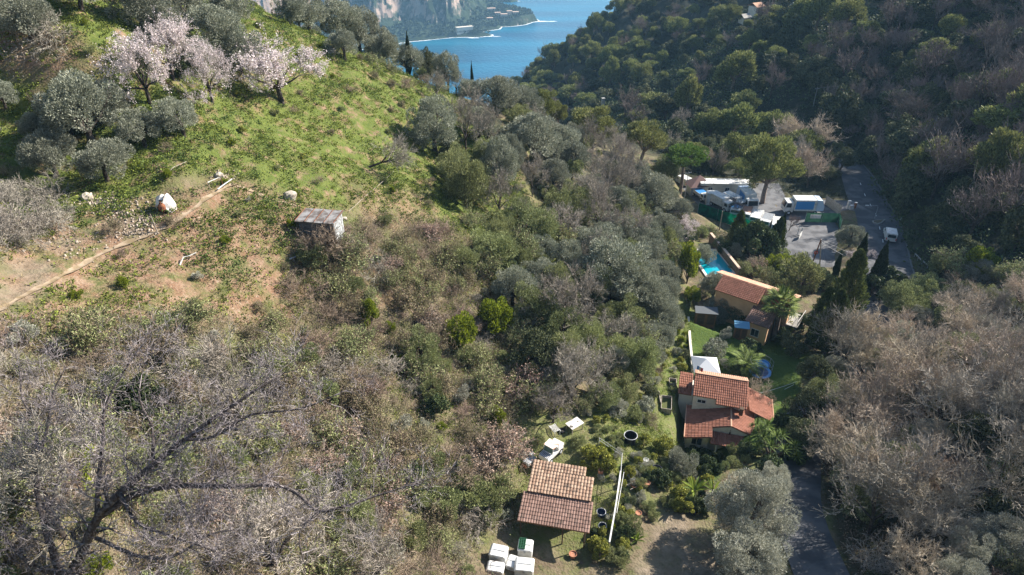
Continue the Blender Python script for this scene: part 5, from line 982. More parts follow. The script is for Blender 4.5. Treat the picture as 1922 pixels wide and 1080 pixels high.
def stick(name, pts, r, m, label, cat='branch'):
    q = [Vector(p) for p in pts]; o = empty(name, q[0]); mb = MB(); mb.tube([v-q[0] for v in q], [r*(1-.5*i/len(q)) for i in range(len(q))], 6); mb.build('stem', m, o); return tag(o, label, cat)
stick('fallen_branch', [G(338,500,.1), G(346,490,.35), G(358,488,.4), G(371,484,.5)], .06, WHITE, 'bleached white branch lying on the green terrace'); stick('long_cane', [G(304,342,.2), G(328,326,.6), G(352,311,.4)], .035, WOOD, 'long pale cane lying uphill of the white tarpaulin', 'cane')
stick('rail', [G(392,352,.5), G(412,345,.6), G(422,346,.6)], .04, WHITE, 'short white rail where the footpath ends', 'rail'); stick('rail', [G(410,362,.35), G(425,354,.5), G(438,347,.6)], .07, RIM, 'grey pipe lying across the end of the footpath', 'pipe')
pole(G(419,352), 1.0, .04, RUST, 'short rusty stake at the end of the footpath', cat='stake', name='stake'); pole(G(395,358), .8, .04, WOOD, 'pale stake beside the short white rail', cat='stake', name='stake')
stick('log', [G(545,490,.2), G(560,487,.4), G(588,482,.4)], .10, RIM, 'pale trunk piece lying below the plank shed', 'log'); stick('hose_pipe', [G(655,400,.2), G(690,370,.3), G(725,340,.3), G(740,325,.3)], .03, WOOD, 'long grey pole lying on the slope right of the plank shed', 'pole')
def rock(name, x, y, r, label, seed=0, m=STONE):
    rs_ = np.random.default_rng(seed+int(x)); bm = bmesh.new(); bmesh.ops.create_icosphere(bm, subdivisions=2, radius=r)
    for v in bm.verts: v.co *= (1+rs_.uniform(-.22, .22)); v.co.z *= .8
    me = bpy.data.meshes.new(name); bm.to_mesh(me); bm.free(); me.materials.append(m); o = link(bpy.data.objects.new(name, me)); o.location = G(x, y, r*.2); return tag(o, label, 'rock')
rock('rock', 545, 371, .7, 'pale boulder above the left corner of the plank shed'); rock('rock', 412, 331, .45, 'pale rock above the end of the footpath'); rock('rock', 655, 20, 1.1, 'pale crag on the ridge at the top'); rock('rock', 622, 100, .8, 'pale outcrop in the green slope below the ridge'); rock('rock', 165, 372, .5, 'grey rock at the foot of the big left olive'); rock('rock', 645, 413, .35, 'white stone right of the plank shed')
# rubble spilled across the bank
rs_ = np.random.default_rng(5); V = []; F = []; ico = bmesh.new(); bmesh.ops.create_icosphere(ico, subdivisions=1, radius=1); iv = np.array([v.co[:] for v in ico.verts]); ifc = np.array([[v.index for v in f.verts] for f in ico.faces]); ico.free(); k = 0
for (cx_, cy_, ax_, ay_, n) in ((215,392,62,18,330), (270,418,40,14,160), (120,460,90,30,100), (190,378,30,10,120), (30,95,50,30,120), (420,330,25,10,60), (900,345,10,50,60), (640,470,40,20,60), (250,440,60,14,120)):
    for _ in range(n):
        q = P(cx_+rs_.normal()*ax_*.55, cy_+rs_.normal()*ay_*.55); r = rs_.uniform(.03, .14); s = iv*(1+rs_.uniform(-.3, .3, (len(iv), 1)))*r*rs_.uniform(.6, 1.2, 3); V.append(s+np.array([q.x, q.y, q.z+r*.2])); F.append(ifc+k*len(iv)); k += 1
tag(link(bpy.data.objects.new('rubble', npmesh('rubble', np.concatenate(V), np.concatenate(F), mat('limestone_rubble', (.24, .19, .145), .95, isl=.3, col2=(.38, .32, .26))))), kind='stuff')
# ---- far shore
def far_build(x, y, w_, d_, h, m, label, name='house', rz=0, z=None, arches=0, rm=None):
    if z is None:
        u, v, ww = ray(x, y); t = 1400
        while t < 2600 and CZ+ww*t > hillH(u*t, v*t): t += 3
        p = Vector((u*t, v*t, hillH(u*t, v*t)))
    else: p = Vector(at(x, y, z))
    o = tag(empty(name, p, rz), label, 'building'); block(o, 'wall', -w_/2, w_/2, -d_/2, d_/2, -8, h, m)
    mb = MB(); mb.box((0, 0, h+.6), (w_+1.5, d_+1.5, 1.2)); mb.build('roof', rm or m, o)
    mb = MB(); n = arches or 4
    for k in range(n): mb.box((-w_/2+w_*(k+.5)/n, -d_/2-.1, h*.3), (w_/n*.5, .4, h*.35))
    mb.build('windows', mat('shadowed_opening', (.08, .08, .09), .8) if 'shadowed_opening' not in bpy.data.materials else bpy.data.materials['shadowed_opening'], o); return o
SHW = mat('shore_render', (.62, .54, .44), .9)
far_build(872, 62, 40, 10, 12, SHW, 'long pale seaside building with a row of arches on the far shore', 'seaside_building', R(24), None, 12)
for x, y, w_, h_, lb in ((922,22,20,7,'pale villa highest on the far headland'), (934,30,14,6,'pale villa below the highest one on the far headland'), (946,34,16,7,'pale villa in the middle of the far headland'), (918,39,18,5,'long low pale villa on the far headland'), (956,28,12,8,'pinkish house above the far headland cliff'), (968,28,14,6,'pale house near the tip of the far headland')): far_build(x, y, w_, 9, h_, SHW, lb, 'seaside_villa', R(10), rm=mat('shore_roof', (.5, .36, .28), .9) if 'shore_roof' not in bpy.data.materials else bpy.data.materials['shore_roof'])
# low trees cover the far shore as one mass
rs_ = np.random.default_rng(9); pts = []
while len(pts) < 1500:
    x, y = rs_.uniform(-420, 130), rs_.uniform(1500, 2150)
    if not inside(np.array([x]), np.array([y]), coast)[0]: continue
    z = hillH(x, y); g = abs(hillH(x+8, y)-z)+abs(hillH(x, y+8)-z)
    if z > SEA+5 and g < 9: pts.append((x, y, z))
pts = np.array(pts); k = np.repeat(np.arange(len(pts)), 26); q = pts[k]+rdir(len(k))*np.array([4, 4, 3.2])*rng.uniform(.5, 1, (len(k), 1))+[0, 0, 3]
tag(link(bpy.data.objects.new('woods', leaf_mesh('far_woods', q, 3.6, 2.6, mat('far_foliage', (.03, .05, .022), .9, isl=.3, col2=(.06, .085, .035))))), kind='stuff')
# houses in the wood across the valley
def wood_house(x, y, up, w_, d_, h, lb, rz=0, roofm=None):
    p = P(x, y, up); o = tag(empty('house', p, rz), lb, 'house'); block(o, 'wall', -w_/2, w_/2, -d_/2, d_/2, -3, h, OFFW)
    mb = MB(); slab(mb, (-w_/2-.4, -d_/2-.5, h), (w_/2+.4, -d_/2-.5, h), (w_/2+.4, 0, h+1.4), (-w_/2-.4, 0, h+1.4), .15); slab(mb, (w_/2+.4, d_/2+.5, h), (-w_/2-.4, d_/2+.5, h), (-w_/2-.4, .01, h+1.4), (w_/2+.4, .01, h+1.4), .15); mb.build('roof', roofm or TILEL, o)
    win(o, 0, -d_/2, h*.6, 1.2, 1.2); nogo(o, -w_/2-2, w_/2+2, -d_/2-6, d_/2+2); return o
wood_house(1417, 30, 0, 4.5, 4.5, 4, 'house with a pinkish roof high in the wood across the valley', .5); wood_house(1396, 44, 0, 4, 3, 2.5, 'pale low house just left of the pink-roofed one', .5, CONC); wood_house(1498, 32, 0, 6, 4, 4, 'grey-roofed house behind the tall pines at the top', .2, METAL)
o = tag(empty('tower', P(1131,205), .3), 'narrow pale tower in the shaded wood below the bay', 'tower'); block(o, 'shaft', -.55, .55, -.55, .55, -2, 4.2, CONC); mb = MB(); mb.box((0, 0, 4.3), (1.3, 1.3, .25)); mb.build('cap', CONC, o)
a_ = P(1526, 200); pole(a_, 5.5, .1, METAL, 'utility pole in the shaded wood above the lorry yard', 'utility_pole', arm=True, cat='utility pole'); b_ = P(1601, 185); wire(a_+Vector((0, 0, 5.3)), b_+Vector((0, 0, 6)), .7, 'wire crossing the shaded wood from the utility pole', .03)
for x, y, w_, lb, m_ in ((1703,222,3.2,'white roofed shack among trees on the shaded slope',WHITE), (1714,212,3.0,'pale blue roofed shack on the shaded slope',mat('pale_blue_roof', (.3, .4, .42), .7)), (1688,218,2.4,'rusty roofed shack on the shaded slope',RUST)):
    shed('shack', P(x, y), .2, w_, 2.0, 1.8, WOOD, m_, lb, cat='shack')
# ================================================================ placing the plants
def L_(*rows):
    for r in rows: T(*r[:4], **(r[4] if len(r) > 4 else {}))
L_(
 ('olive_tree',150,215,175,dict(label='largest grey-green olive tree at the left edge, above the rubble slope')),
 ('olive_tree',92,288,112,dict(label='round grey olive crown lowest in the olive clump at the far left')),
 ('olive_tree',262,240,95,dict(label='small olive crown between the big left olive and the single-trunk olive')),
 ('olive_tree',190,300,110,dict(label='olive crown over the stony bank left of the white tarp')),
 ('olive_tree',334,218,92,dict(label='young olive tree with a clear single trunk on the lush left slope', sz=1.05)),
 ('olive_tree',40,25,130,dict(label='olive foliage hanging in the top left corner')),
 ('olive_tree',5,185,70,dict(label='olive crown cut by the left edge beside the green bank')),
 ('olive_tree',135,-30,120,dict(label='olive tree with a thick dark trunk at the top left edge')),
 ('olive_tree',255,10,120,dict(label='olive crown above the pink blossom trees at the top left')),
 ('olive_tree',335,0,130,dict(label='olive crown at the top edge over the right blossom tree')),
 ('olive_tree',300,45,90,dict(label='olive crown touching the top of the uppermost blossom tree')),
 ('olive_tree',400,60,120,dict(label='tall grey olive crown behind the blossom clump')),
 ('olive_tree',370,100,80,dict(label='olive crown squeezed between blossom trees and the tall grey olive')),
 ('olive_tree',445,95,110,dict(label='olive crown left of the dark-limbed almond tree')),
 ('olive_tree',430,15,100,dict(label='olive crown at the top edge left of the bright green bank')),
 ('almond_tree',260,120,135,dict(label='almond tree in pale pink blossom, leftmost of the blossom clump', var=0, sz=1.1)),
 ('almond_tree',308,85,110,dict(label='almond tree in blossom at the top of the blossom clump', var=1, sz=1.1)),
 ('almond_tree',384,130,100,dict(label='almond tree in blossom at the right of the blossom clump', var=0, sz=1.25)),
 ('almond_tree',518,128,170,dict(label='wide almond tree with dark limbs and a white blossom crown', var=1, sz=.72)),
 ('dark_shrub',335,132,42,dict(label='dark green shrub in the middle of the blossom clump')),
 ('olive_tree',540,18,75,dict(label='olive crown at the top edge right of the bright bank')),
 ('olive_tree',578,22,85,dict(label='dark olive crown on the ridge at the top, left of the pale cliff')),
 ('olive_tree',632,38,95,dict(label='olive crown on the ridge below the far cliff', )),
 ('olive_tree',672,55,90,dict(label='olive crown on the ridge left of the taller cypress')),
 ('olive_tree',645,85,70,dict(label='low olive crown just under the ridge trees at the top')),
 ('olive_tree',712,82,70,dict(label='olive crown next to the taller cypress on the ridge')),
 ('cypress_tree',763,60,13,dict(label='taller dark cypress standing against the bay', sz=.72)),
 ('cypress_tree',885,128,8,dict(label='thin pointed cypress against the blue water', sz=1.05)),
 ('olive_tree',762,112,66,dict(label='rounded olive crown directly below the taller cypress')),
 ('oak_tree',800,118,50,dict(label='dark evergreen oak between two olives on the ridge')),
 ('olive_tree',838,122,62,dict(label='olive crown at the end of the ridge before the thin cypress')),
 ('olive_tree',798,88,34,dict(label='small olive top poking up beside the bay')),
 ('bare_shrub',765,155,40), ('bare_shrub',790,150,36), ('bare_tree',820,155,50), ('bare_tree',855,150,40),
 ('olive_tree',815,235,112,dict(label='big dark grey olive tree on the green slope below the ridge', sz=1.15)),
 ('olive_tree',900,233,78,dict(label='pale round olive crown right of the big dark grey olive')),
 ('olive_tree',932,180,105,dict(label='broad olive crown on the skyline below the water', sz=.9)),
 ('olive_tree',885,170,60), ('olive_tree',985,195,75), ('olive_tree',960,160,50),
 ('pine_tree',1020,190,55,dict(label='small yellow-green pine on the ridge end')), ('pine_tree',1050,185,42),
 ('olive_tree',1000,260,120,dict(label='wide olive crown in the middle of the wooded slope, upper row')),
 ('olive_tree',1052,268,90), ('olive_tree',1080,300,80), ('olive_tree',1040,330,80),
 ('pine_tree',1115,235,100,dict(label='large yellow-green pine, left of the two round pines', var=0)),
 ('pine_tree',1207,265,98,dict(label='round yellow-green pine above the lorry yard', var=1)),
 ('umbrella_pine',1286,296,98,dict(label='bright green umbrella pine standing over the lorry yard')),
 ('pine_tree',1390,285,98,dict(label='tall pine with layered pads behind the leaning pine', var=2)),
 ('pine_tree',1446,312,126,dict(label='broad pine with a forked pale trunk beside the lorry yard', var=0, sz=1.25)),
 ('pine_tree',1388,320,60,dict(label='lower pine pad left of the forked pine', var=1)),
 ('bare_tree',1262,270,46,dict(label='reddish bare tree behind the umbrella pine')), ('bare_tree',1180,262,32),
 ('pale_bare_tree',1343,300,44,dict(label='pale bare tree between umbrella pine and the forked pine', sz=1.4)),
 ('pale_bare_tree',1510,250,105,dict(label='pinkish bare tree above the lorry yard', sz=.8)),
 ('pale_bare_tree',1525,310,85), ('pale_bare_tree',1480,265,60), ('wood_bare',1385,385,40,dict(label='small leafless tree at the back of the lorry yard')),
 # wooded slope in the middle
 ('olive_tree',1150,505,165,dict(label='largest silver-green olive crown in the centre of the wooded slope', sz=1.0)),
 ('olive_tree',1125,455,110), ('olive_tree',1190,545,120), ('olive_tree',1230,370,105), ('olive_tree',1190,340,90), ('olive_tree',1160,385,90), ('olive_tree',1275,395,60), ('olive_tree',1240,430,80), ('olive_tree',1215,470,90), ('olive_tree',1245,520,80),
 ('olive_tree',1235,590,90), ('olive_tree',1200,620,85), ('olive_green',1090,615,75), ('bare_tree',1150,620,90), ('bare_tree',1060,590,60), ('bare_tree',1100,550,70),
 ('olive_green',1170,600,100), ('olive_tree',1212,560,100), ('olive_tree',1245,550,80), ('olive_green',1160,665,100), ('olive_tree',1212,670,85), ('bare_tree',1120,690,100), ('olive_green',1130,740,80), ('olive_green',1172,735,70), ('bare_tree',1060,680,90), ('bare_tree',1040,755,80), ('holm_bush',1090,765,60), ('olive_tree',1240,635,70), ('olive_tree',1258,590,60), ('olive_green',1010,640,70), ('bare_tree',985,590,60), ('olive_tree',1090,520,80),
 ('olive_tree',1262,440,60), ('olive_tree',1268,480,50), ('bare_tree',1110,360,90), ('bare_tree',1060,420,80), ('olive_green',1100,400,80), ('olive_tree',1150,430,90), ('bare_shrub',597,448,105,dict(label='leafless bush in front of the plank shed', sz=1.2)), ('scrub_bush',650,470,80), ('holm_bush',575,460,45),
 ('olive_tree',120,210,110), ('olive_tree',200,190,90), ('olive_tree',60,240,60), ('thorny_shrub',20,400,110,dict(label='grey thorny thicket at the left edge below the olives')), ('thorny_shrub',40,440,80),
 ('oak_tree',1040,530,80), ('olive_green',1000,480,60), ('olive_green',960,430,60), ('holm_bush',1015,395,55), ('holm_bush',880,410,60), ('holm_bush',905,325,70), ('holm_bush',870,350,60), ('holm_bush',950,470,60), ('holm_bush',900,500,80),
 ('almond_tree',1288,425,50,dict(label='blossoming tree in front of the green-netted yard fence', var=0)), ('almond_tree',1268,405,30,dict(label='smaller blossom crown left of the netted fence')),
 ('bright_shrub',862,622,76,dict(label='lower of the two rounded bright green bushes on the brown slope', sz=1.25)),
 ('bright_shrub',930,600,80,dict(label='upper of the two rounded bright green bushes on the brown slope', sz=1.15)),
 ('bright_shrub',690,590,46,dict(label='pale green ivy-covered bush under the brown thicket', sz=1.6)),
 ('russet_bush',930,830,120,dict(label='pinkish dry-leaved bush left of the tiled hut', sz=1.0)), ('russet_bush',905,860,90), ('russet_bush',650,830,110,dict(label='pinkish dry-leaved bush behind the bare foreground tree')), ('russet_bush',975,720,90), ('russet_bush',600,870,80),
 ('green_shrub',935,930,80,dict(label='green tree-like bush beside the white boxes', sz=1.3)), ('green_shrub',915,965,60), ('green_shrub',880,930,80),
 ('clipped_ball',956,943,26,dict(label='upper clipped round bush at the left wall of the tiled hut')), ('clipped_grey',951,968,26,dict(label='lower clipped round bush at the left wall of the tiled hut')),
 ('dark_shrub',775,900,70,dict(label='leafy green bush left of the hut, under bare branches')), ('olive_green',810,730,60),
 # pool, villa and gardens
 ('bright_shrub',1292,500,52,dict(label='tall bright yellow-green hedge beside the swimming pool', sz=2.0)), ('bright_shrub',1270,470,36,dict(sz=1.6)), ('bright_shrub',1298,555,36),
 ('olive_tree',1326,478,48,dict(label='olive tree leaning over the swimming pool', sz=1.1)), ('olive_tree',1340,538,66), ('olive_tree',1362,552,50), ('olive_tree',1378,470,38,dict(label='olive bush behind the pool wall')),
 ('dark_shrub',1410,455,70,dict(label='large dark evergreen behind the pool wall', sz=1.5)), ('dark_shrub',1440,460,56,dict(sz=1.5)), ('conifer_tree',1385,435,34), ('conifer_tree',1460,445,32,dict(var=0)), ('cypress_tree',1467,432,16,dict(label='cypress at the corner of the lorry yard', sz=.9)),
 ('russet_bush',1422,500,44,dict(label='reddish dry shrub behind the pool wall', sz=1.2)), ('bright_shrub',1455,500,50,dict(label='bright green shrub above the long roofed villa')), ('bright_shrub',1480,495,40),
 ('green_shrub',1505,520,90,dict(label='rounded olive-green tree above the long roofed villa', sz=1.2)), ('green_shrub',1545,525,60), ('green_shrub',1470,530,60),
 ('conifer_tree',1590,558,68,dict(label='big shaggy conifer right of the long roofed villa', var=1, sz=1.15)), ('conifer_tree',1562,612,62,dict(var=0)), ('conifer_tree',1545,590,46,dict(var=0)), ('oak_tree',1378,588,54), ('olive_tree',1350,592,44), ('oak_tree',1412,575,44), ('dark_shrub',1600,620,60), ('dark_shrub',1535,640,50),
 ('cypress_tree',1572,500,14,dict(label='slender cypress nearest the utility pole tripod', sz=.9)), ('cypress_tree',1615,480,24,dict(label='middle cypress of the three below the road junction', sz=.75)), ('cypress_tree',1652,500,28,dict(label='right cypress of the three below the road junction', sz=.75)), ('dark_shrub',1670,525,70), ('dark_shrub',1640,540,60), ('dark_shrub',1690,540,46),
 ('almond_tree',1600,480,22), ('almond_tree',1636,478,20), ('olive_tree',1600,445,60,dict(label='shaded olive tree at the road junction', sz=.9)), ('wood_bare',1485,415,30),
 ('olive_tree',1356,572,66,dict(label='grey olive tree in front of the wooden garden shed')), ('dark_shrub',1408,592,56,dict(label='glossy dark shrub beside the long roofed villa', sz=1.1)),
 ('fan_palm',1468,572,62,dict(label='fan palm in front of the long roofed villa')), ('yellow_shrub',1470,612,50), ('dark_shrub',1510,610,50), ('dark_shrub',1470,635,40),
 ('clipped_grey',1342,655,48,dict(label='round grey bush behind the peaked pavilion')), ('grey_shrub',1362,628,32), ('dark_shrub',1410,650,42,dict(label='white-flecked round shrub on the shaded lawn')),
 ('date_palm',1398,685,70,dict(label='feather palm between the pavilion and the trampoline')), ('grey_shrub',1362,685,30), ('dark_shrub',1385,700,40),
 ('yucca_plant',1455,830,96,dict(label='dense yucca clump at the right of the tiled villa')), ('yucca_plant',1430,800,50,dict(label='smaller yucca against the tiled villa roof')), ('dark_shrub',1480,800,60), ('oak_tree',1512,765,85,dict(sz=1.3)), ('oak_tree',1532,705,75,dict(sz=1.3)), ('oak_tree',1505,820,75,dict(sz=1.2)), ('olive_green',1545,745,80,dict(sz=1.2)), ('oak_tree',1490,650,60), ('dark_shrub',1450,880,60), ('dark_shrub',1500,850,60), ('dark_shrub',1400,850,36),
 ('pale_bare_tree',1425,735,60,dict(label='small bare tree between trampoline and tiled roof')),
 ('clipped_ball',1222,738,34,dict(label='dark clipped round bush, upper one of the garden row')), ('clipped_grey',1212,760,38,dict(label='clipped round bush in the middle of the garden row')), ('bare_shrub',1222,790,40), ('clipped_ball',1285,665,22), ('bright_shrub',1278,640,20), ('yellow_shrub',1284,690,20,dict(label='small golden shrub beside the peaked pavilion')), ('green_shrub',1190,780,44), ('bare_shrub',1235,700,30), ('clipped_grey',1270,660,20),
 ('silver_tree',1415,965,170,dict(label='large silver-leaved olive tree at the bottom right beside the road', sz=1.15, var=0)), ('silver_tree',1455,905,70,dict(label='narrow silver-leaved olive behind the large one', sz=1.1, var=1)), ('silver_tree',1405,1050,150,dict(label='silver-leaved olive cut by the bottom edge', var=1)),
 ('yellow_shrub',1245,838,46,dict(label='yellow-green citrus tree in a big pot', sz=1.2)), ('olive_tree',1283,868,70,dict(label='small grey olive tree left of the villa lawn')),
 ('banana_plant',1305,915,52,dict(label='tall banana plant by the dirt track', var=0)), ('banana_plant',1340,915,44,dict(label='shorter banana plant beside the silver olive', var=1)), ('banana_plant',1195,1010,34,dict(var=1)), ('yellow_shrub',1275,930,44), ('yellow_shrub',1210,830,34), ('dark_shrub',1240,895,44), ('yellow_shrub',1290,955,34), ('dark_shrub',1320,950,44), ('green_shrub',1265,900,30),
 ('yellow_shrub',1125,860,56,dict(label='yellow-green citrus bush behind the tiled hut')), ('yellow_shrub',1145,880,40), ('yellow_shrub',1105,850,36), ('yellow_shrub',1095,875,24), ('bright_shrub',1140,850,30), ('yellow_shrub',1160,935,26), ('yellow_shrub',1118,1020,40), ('yellow_shrub',1130,1040,40), ('green_shrub',1160,1050,50), ('green_shrub',1190,985,46,dict(label='grey-green shrub right of the white beam')), ('clipped_ball',1172,930,18), ('clipped_ball',1185,940,20), ('green_shrub',1215,950,34), ('green_shrub',1225,970,30),
 ('grey_shrub',1165,770,50), ('green_shrub',1085,830,36), ('green_shrub',1010,830,30), ('yellow_shrub',1130,1000,24),
 # right foreground thicket
 ('silver_tree',1895,1020,130,dict(label='glossy evergreen oak in the bottom right corner', var=0, sz=.8)),
 ('olive_green',1700,560,95,dict(label='pale green rounded tree at the top of the right thicket')), ('olive_green',1745,545,90), ('olive_green',1705,590,80),
 ('holm_bush',1800,492,95,dict(label='leafy green tree at the back of the right thicket')), ('bright_shrub',1840,495,70), ('holm_bush',1895,505,80), ('green_shrub',1770,500,60),
 ('silver_tree',1605,650,80,dict(sz=.9)), ('silver_tree',1565,690,64,dict(label='white-leaved tree on the edge of the shaded lawn', sz=.9)), ('silver_tree',1548,735,60,dict(sz=.9)), ('silver_tree',1640,640,60,dict(sz=.9)), ('olive_green',1650,690,70,dict(sz=1.2)), ('silver_tree',1700,640,90,dict(sz=.9)), ('olive_green',1790,600,80), ('silver_tree',1880,760,110,dict(sz=.8)), ('silver_tree',1720,600,70),
 ('pale_bare_tree',1585,800,130), ('pale_bare_tree',1625,760,130), ('pale_bare_tree',1605,880,140), ('pale_bare_tree',1665,830,140), ('pale_bare_tree',1560,855,90), ('dark_shrub',1300,852,36), ('dark_shrub',1322,856,34), ('holm_bush',660,478,100), ('thorny_shrub',700,500,80), ('bare_shrub',575,455,60),  # both dark shrubs at the villa front are added, standing for eave shade
 ('holm_bush',700,112,40), ('holm_bush',738,128,40), ('green_shrub',790,142,36), ('holm_bush',832,160,44), ('bare_shrub',872,172,40), ('holm_bush',905,195,44), ('green_shrub',935,205,44), ('holm_bush',968,212,44),
 ('bare_tree',60,900,260,dict(label='bare tree with dark upright limbs at the left edge below the brown bank')), ('bare_tree',420,720,210,dict(label='bare crown spreading behind the top of the foreground bare tree')), ('bare_tree',500,1000,230,dict(label='bare crown at the bottom right of the foreground bare tree')), ('bare_tree',700,1040,150), ('pale_bare_tree',1570,830,130,dict(label='pale beige bare tree leaning over the road', sz=.8)), ('pale_bare_tree',1620,900,170,dict(label='fan of bare branches reaching over the bottom road', sz=.7)), ('silver_tree',1760,830,100,dict(sz=.8)), ('oak_tree',1850,830,130), ('oak_tree',1800,780,80),
)
# scattered plants: kinds drawn by weight inside an area, kept apart on the ground
TAKEN = [(o.location.x, o.location.y) for o, *_ in PLANTS]
def blocked(x, y):
    return any(inside(np.array([x]), np.array([y]), z)[0] for z in NOGO)
def scatter(area, kinds, gap, n, size, up=0.0, sz=(.85, 1.2), seed=1, tries=6000, group=None, world=False, keep=None, var=.28):
    r = random.Random(seed); a = np.array(area, float); x0, y0 = a.min(0); x1, y1 = a.max(0); names = [k[0] for k in kinds]; ws = [k[1] for k in kinds]; done = 0; loc = []
    for _ in range(tries):
        if done >= n: break
        u, v = r.uniform(x0, x1), r.uniform(y0, y1)
        if not inside(np.array([u]), np.array([v]), a)[0]: continue
        if world: p = Vector((u, v, Hf(u, v)))
        else: p = P(u, v)
        if p.y > 700 or blocked(p.x, p.y) or (keep and not keep(p)): continue
        g = gap*r.uniform(.8, 1.25)
        if any((p.x-q[0])**2+(p.y-q[1])**2 < g*g for q in loc): continue
        if any((p.x-q[0])**2+(p.y-q[1])**2 < (g*.5)**2 for q in TAKEN): continue
        k = r.choices(names, ws)[0]; loc.append((p.x, p.y)); done += 1
        sc = size[k]*r.uniform(1-var, 1+var) if isinstance(size, dict) else size*r.uniform(1-var, 1+var)
        put(k, p, sc, r.randrange(9), r.uniform(0, 6.28), r.uniform(*sz), group=group)
    TAKEN.extend(loc); return done
SZ = dict(bare_shrub=1.0, thorny_shrub=.95, scrub_bush=1.0, russet_bush=.9, holm_bush=1.0, green_shrub=1.0, grey_shrub=.7, olive_tree=1.05, olive_green=1.05, bare_tree=.85, pale_bare_tree=.85, oak_tree=.75, dark_shrub=1.0, bright_shrub=.6, yellow_shrub=.5, wood_bare=1.0, wood_pine=1.05, wood_oak=1.05, silver_tree=.6, clipped_ball=.8, pine_tree=.9)
n1 = scatter([(-60,640),(120,640),(300,610),(500,640),(560,560),(600,460),(680,420),(820,430),(900,520),(990,640),(1010,760),(960,800),(955,1000),(900,1120),(-60,1120)],
    [('bare_shrub', 3.5), ('thorny_shrub', 2), ('scrub_bush', 4), ('holm_bush', 4.5), ('russet_bush', .8), ('green_shrub', 3), ('grey_shrub', .8), ('dark_shrub', .8), ('bright_shrub', .5), ('olive_green', .6)], 1.75, 250, SZ, seed=3, var=.45)
n2 = scatter([(840,300),(980,240),(1100,290),(1240,320),(1290,420),(1262,560),(1210,640),(1190,740),(1120,770),(1000,790),(990,640),(920,520),(880,430)],
    [('olive_tree', 3.5), ('olive_green', 4), ('bare_tree', 1.4), ('oak_tree', .8), ('holm_bush', 2), ('bright_shrub', .5), ('green_shrub', 1.5)], 2.5, 150, dict(SZ, holm_bush=1.3, green_shrub=1.3, bare_shrub=1.3), seed=5, sz=(.95, 1.6), var=.38)
n3 = scatter([(1600,600),(1690,520),(1930,520),(1990,700),(1990,1150),(1640,1150),(1612,980),(1590,880),(1540,790),(1545,690)],
    [('bare_tree', 4), ('pale_bare_tree', 4), ('bare_shrub', 3), ('holm_bush', 2.5), ('oak_tree', 1.6), ('olive_green', 2.4), ('silver_tree', 1), ('thorny_shrub', 1)], 2.2, 130, dict(SZ, bare_tree=1.05, pale_bare_tree=1.05, bare_shrub=1.5, thorny_shrub=1.4), seed=8, keep=lambda p: p.z > 5)
n4 = scatter([(0,60),(560,0),(720,120),(870,200),(960,300),(840,430),(620,420),(540,620),(60,620),(-20,420)],
    [('green_shrub', 3), ('bare_shrub', 2), ('bright_shrub', 3), ('yellow_shrub', 1.5), ('scrub_bush', 2), ('grey_shrub', .8)], 2.6, 75, dict(SZ, green_shrub=.45, bare_shrub=.5, bright_shrub=.38, yellow_shrub=.4, scrub_bush=.5, grey_shrub=.35), seed=11)
n5 = scatter([(-20,360),(60,350),(130,400),(110,440),(-20,470)], [('thorny_shrub', 1)], 1.1, 12, 1.1, seed=12)
# woods on the slope across the valley
def vis(p):
    q = proj(p.x, p.y, p.z+4); return -70 < q[0] < 1990 and -90 < q[1] < 640
WSZ = dict(wood_pine=1.25, wood_bare=1.1, wood_oak=1.15)
rx_ = np.interp
def right_of_road(p, m=5.5):
    d, i = seg_dist(np.array([p.x]), np.array([p.y]), rc[::3]); return d[0] > m
n6 = scatter([(70,96),(150,60),(260,140),(260,260),(90,215),(88,170),(80,140),(76,110)], [('wood_bare', 5), ('wood_oak', 4), ('wood_pine', 1.0)], 4.3, 330, WSZ, world=True, seed=21, var=.4, tries=20000, keep=lambda p: vis(p) and right_of_road(p, 4.2), group='trees of the shaded wood across the valley')
n7 = scatter([(40,156),(82,164),(92,215),(140,250),(300,300),(260,520),(60,520),(-35,450),(-12,370),(10,300),(30,230)], [('wood_pine', 4), ('wood_oak', 4), ('wood_bare', 1.6)], 5.4, 420, dict(WSZ, wood_pine=1.35), world=True, seed=22, var=.42, tries=20000, keep=lambda p: vis(p) and right_of_road(p, 4.2), group='trees of the shaded wood across the valley')
n14 = scatter([(-40,460),(-14,360),(12,305),(60,330),(85,420),(70,540),(10,560)], [('wood_pine', 4), ('wood_oak', 3), ('wood_bare', 1)], 4.6, 100, WSZ, world=True, seed=41, keep=vis, group='trees of the shaded wood across the valley')
n9 = scatter([(1190,860),(1250,850),(1330,880),(1330,960),(1260,960),(1225,900),(1190,960),(1170,1060),(1110,1040),(1112,1005),(1140,1000),(1160,900),(1175,880)], [('yellow_shrub', 3), ('green_shrub', 3), ('dark_shrub', 2), ('grey_shrub', 1.5), ('bright_shrub', 1)], .75, 70, dict(SZ, yellow_shrub=.55, green_shrub=.5, dark_shrub=.5, grey_shrub=.45, bright_shrub=.35), seed=31)
n15 = scatter([(985,800),(1060,770),(1140,790),(1170,830),(1150,905),(1118,900),(1100,850),(1050,880),(1000,850)], [('green_shrub', 3), ('yellow_shrub', 2), ('grey_shrub', 1)], .9, 22, dict(SZ, green_shrub=.4, yellow_shrub=.4, grey_shrub=.4), seed=36)
n10 = scatter([(1228,600),(1290,600),(1296,690),(1270,760),(1240,700),(1215,800),(1175,800),(1210,720)], [('yellow_shrub', 2), ('green_shrub', 3), ('dark_shrub', 1), ('grey_shrub', 2), ('bright_shrub', 1.5)], .9, 45, dict(SZ, yellow_shrub=.45, green_shrub=.5, dark_shrub=.45, grey_shrub=.5, bright_shrub=.35), seed=32)
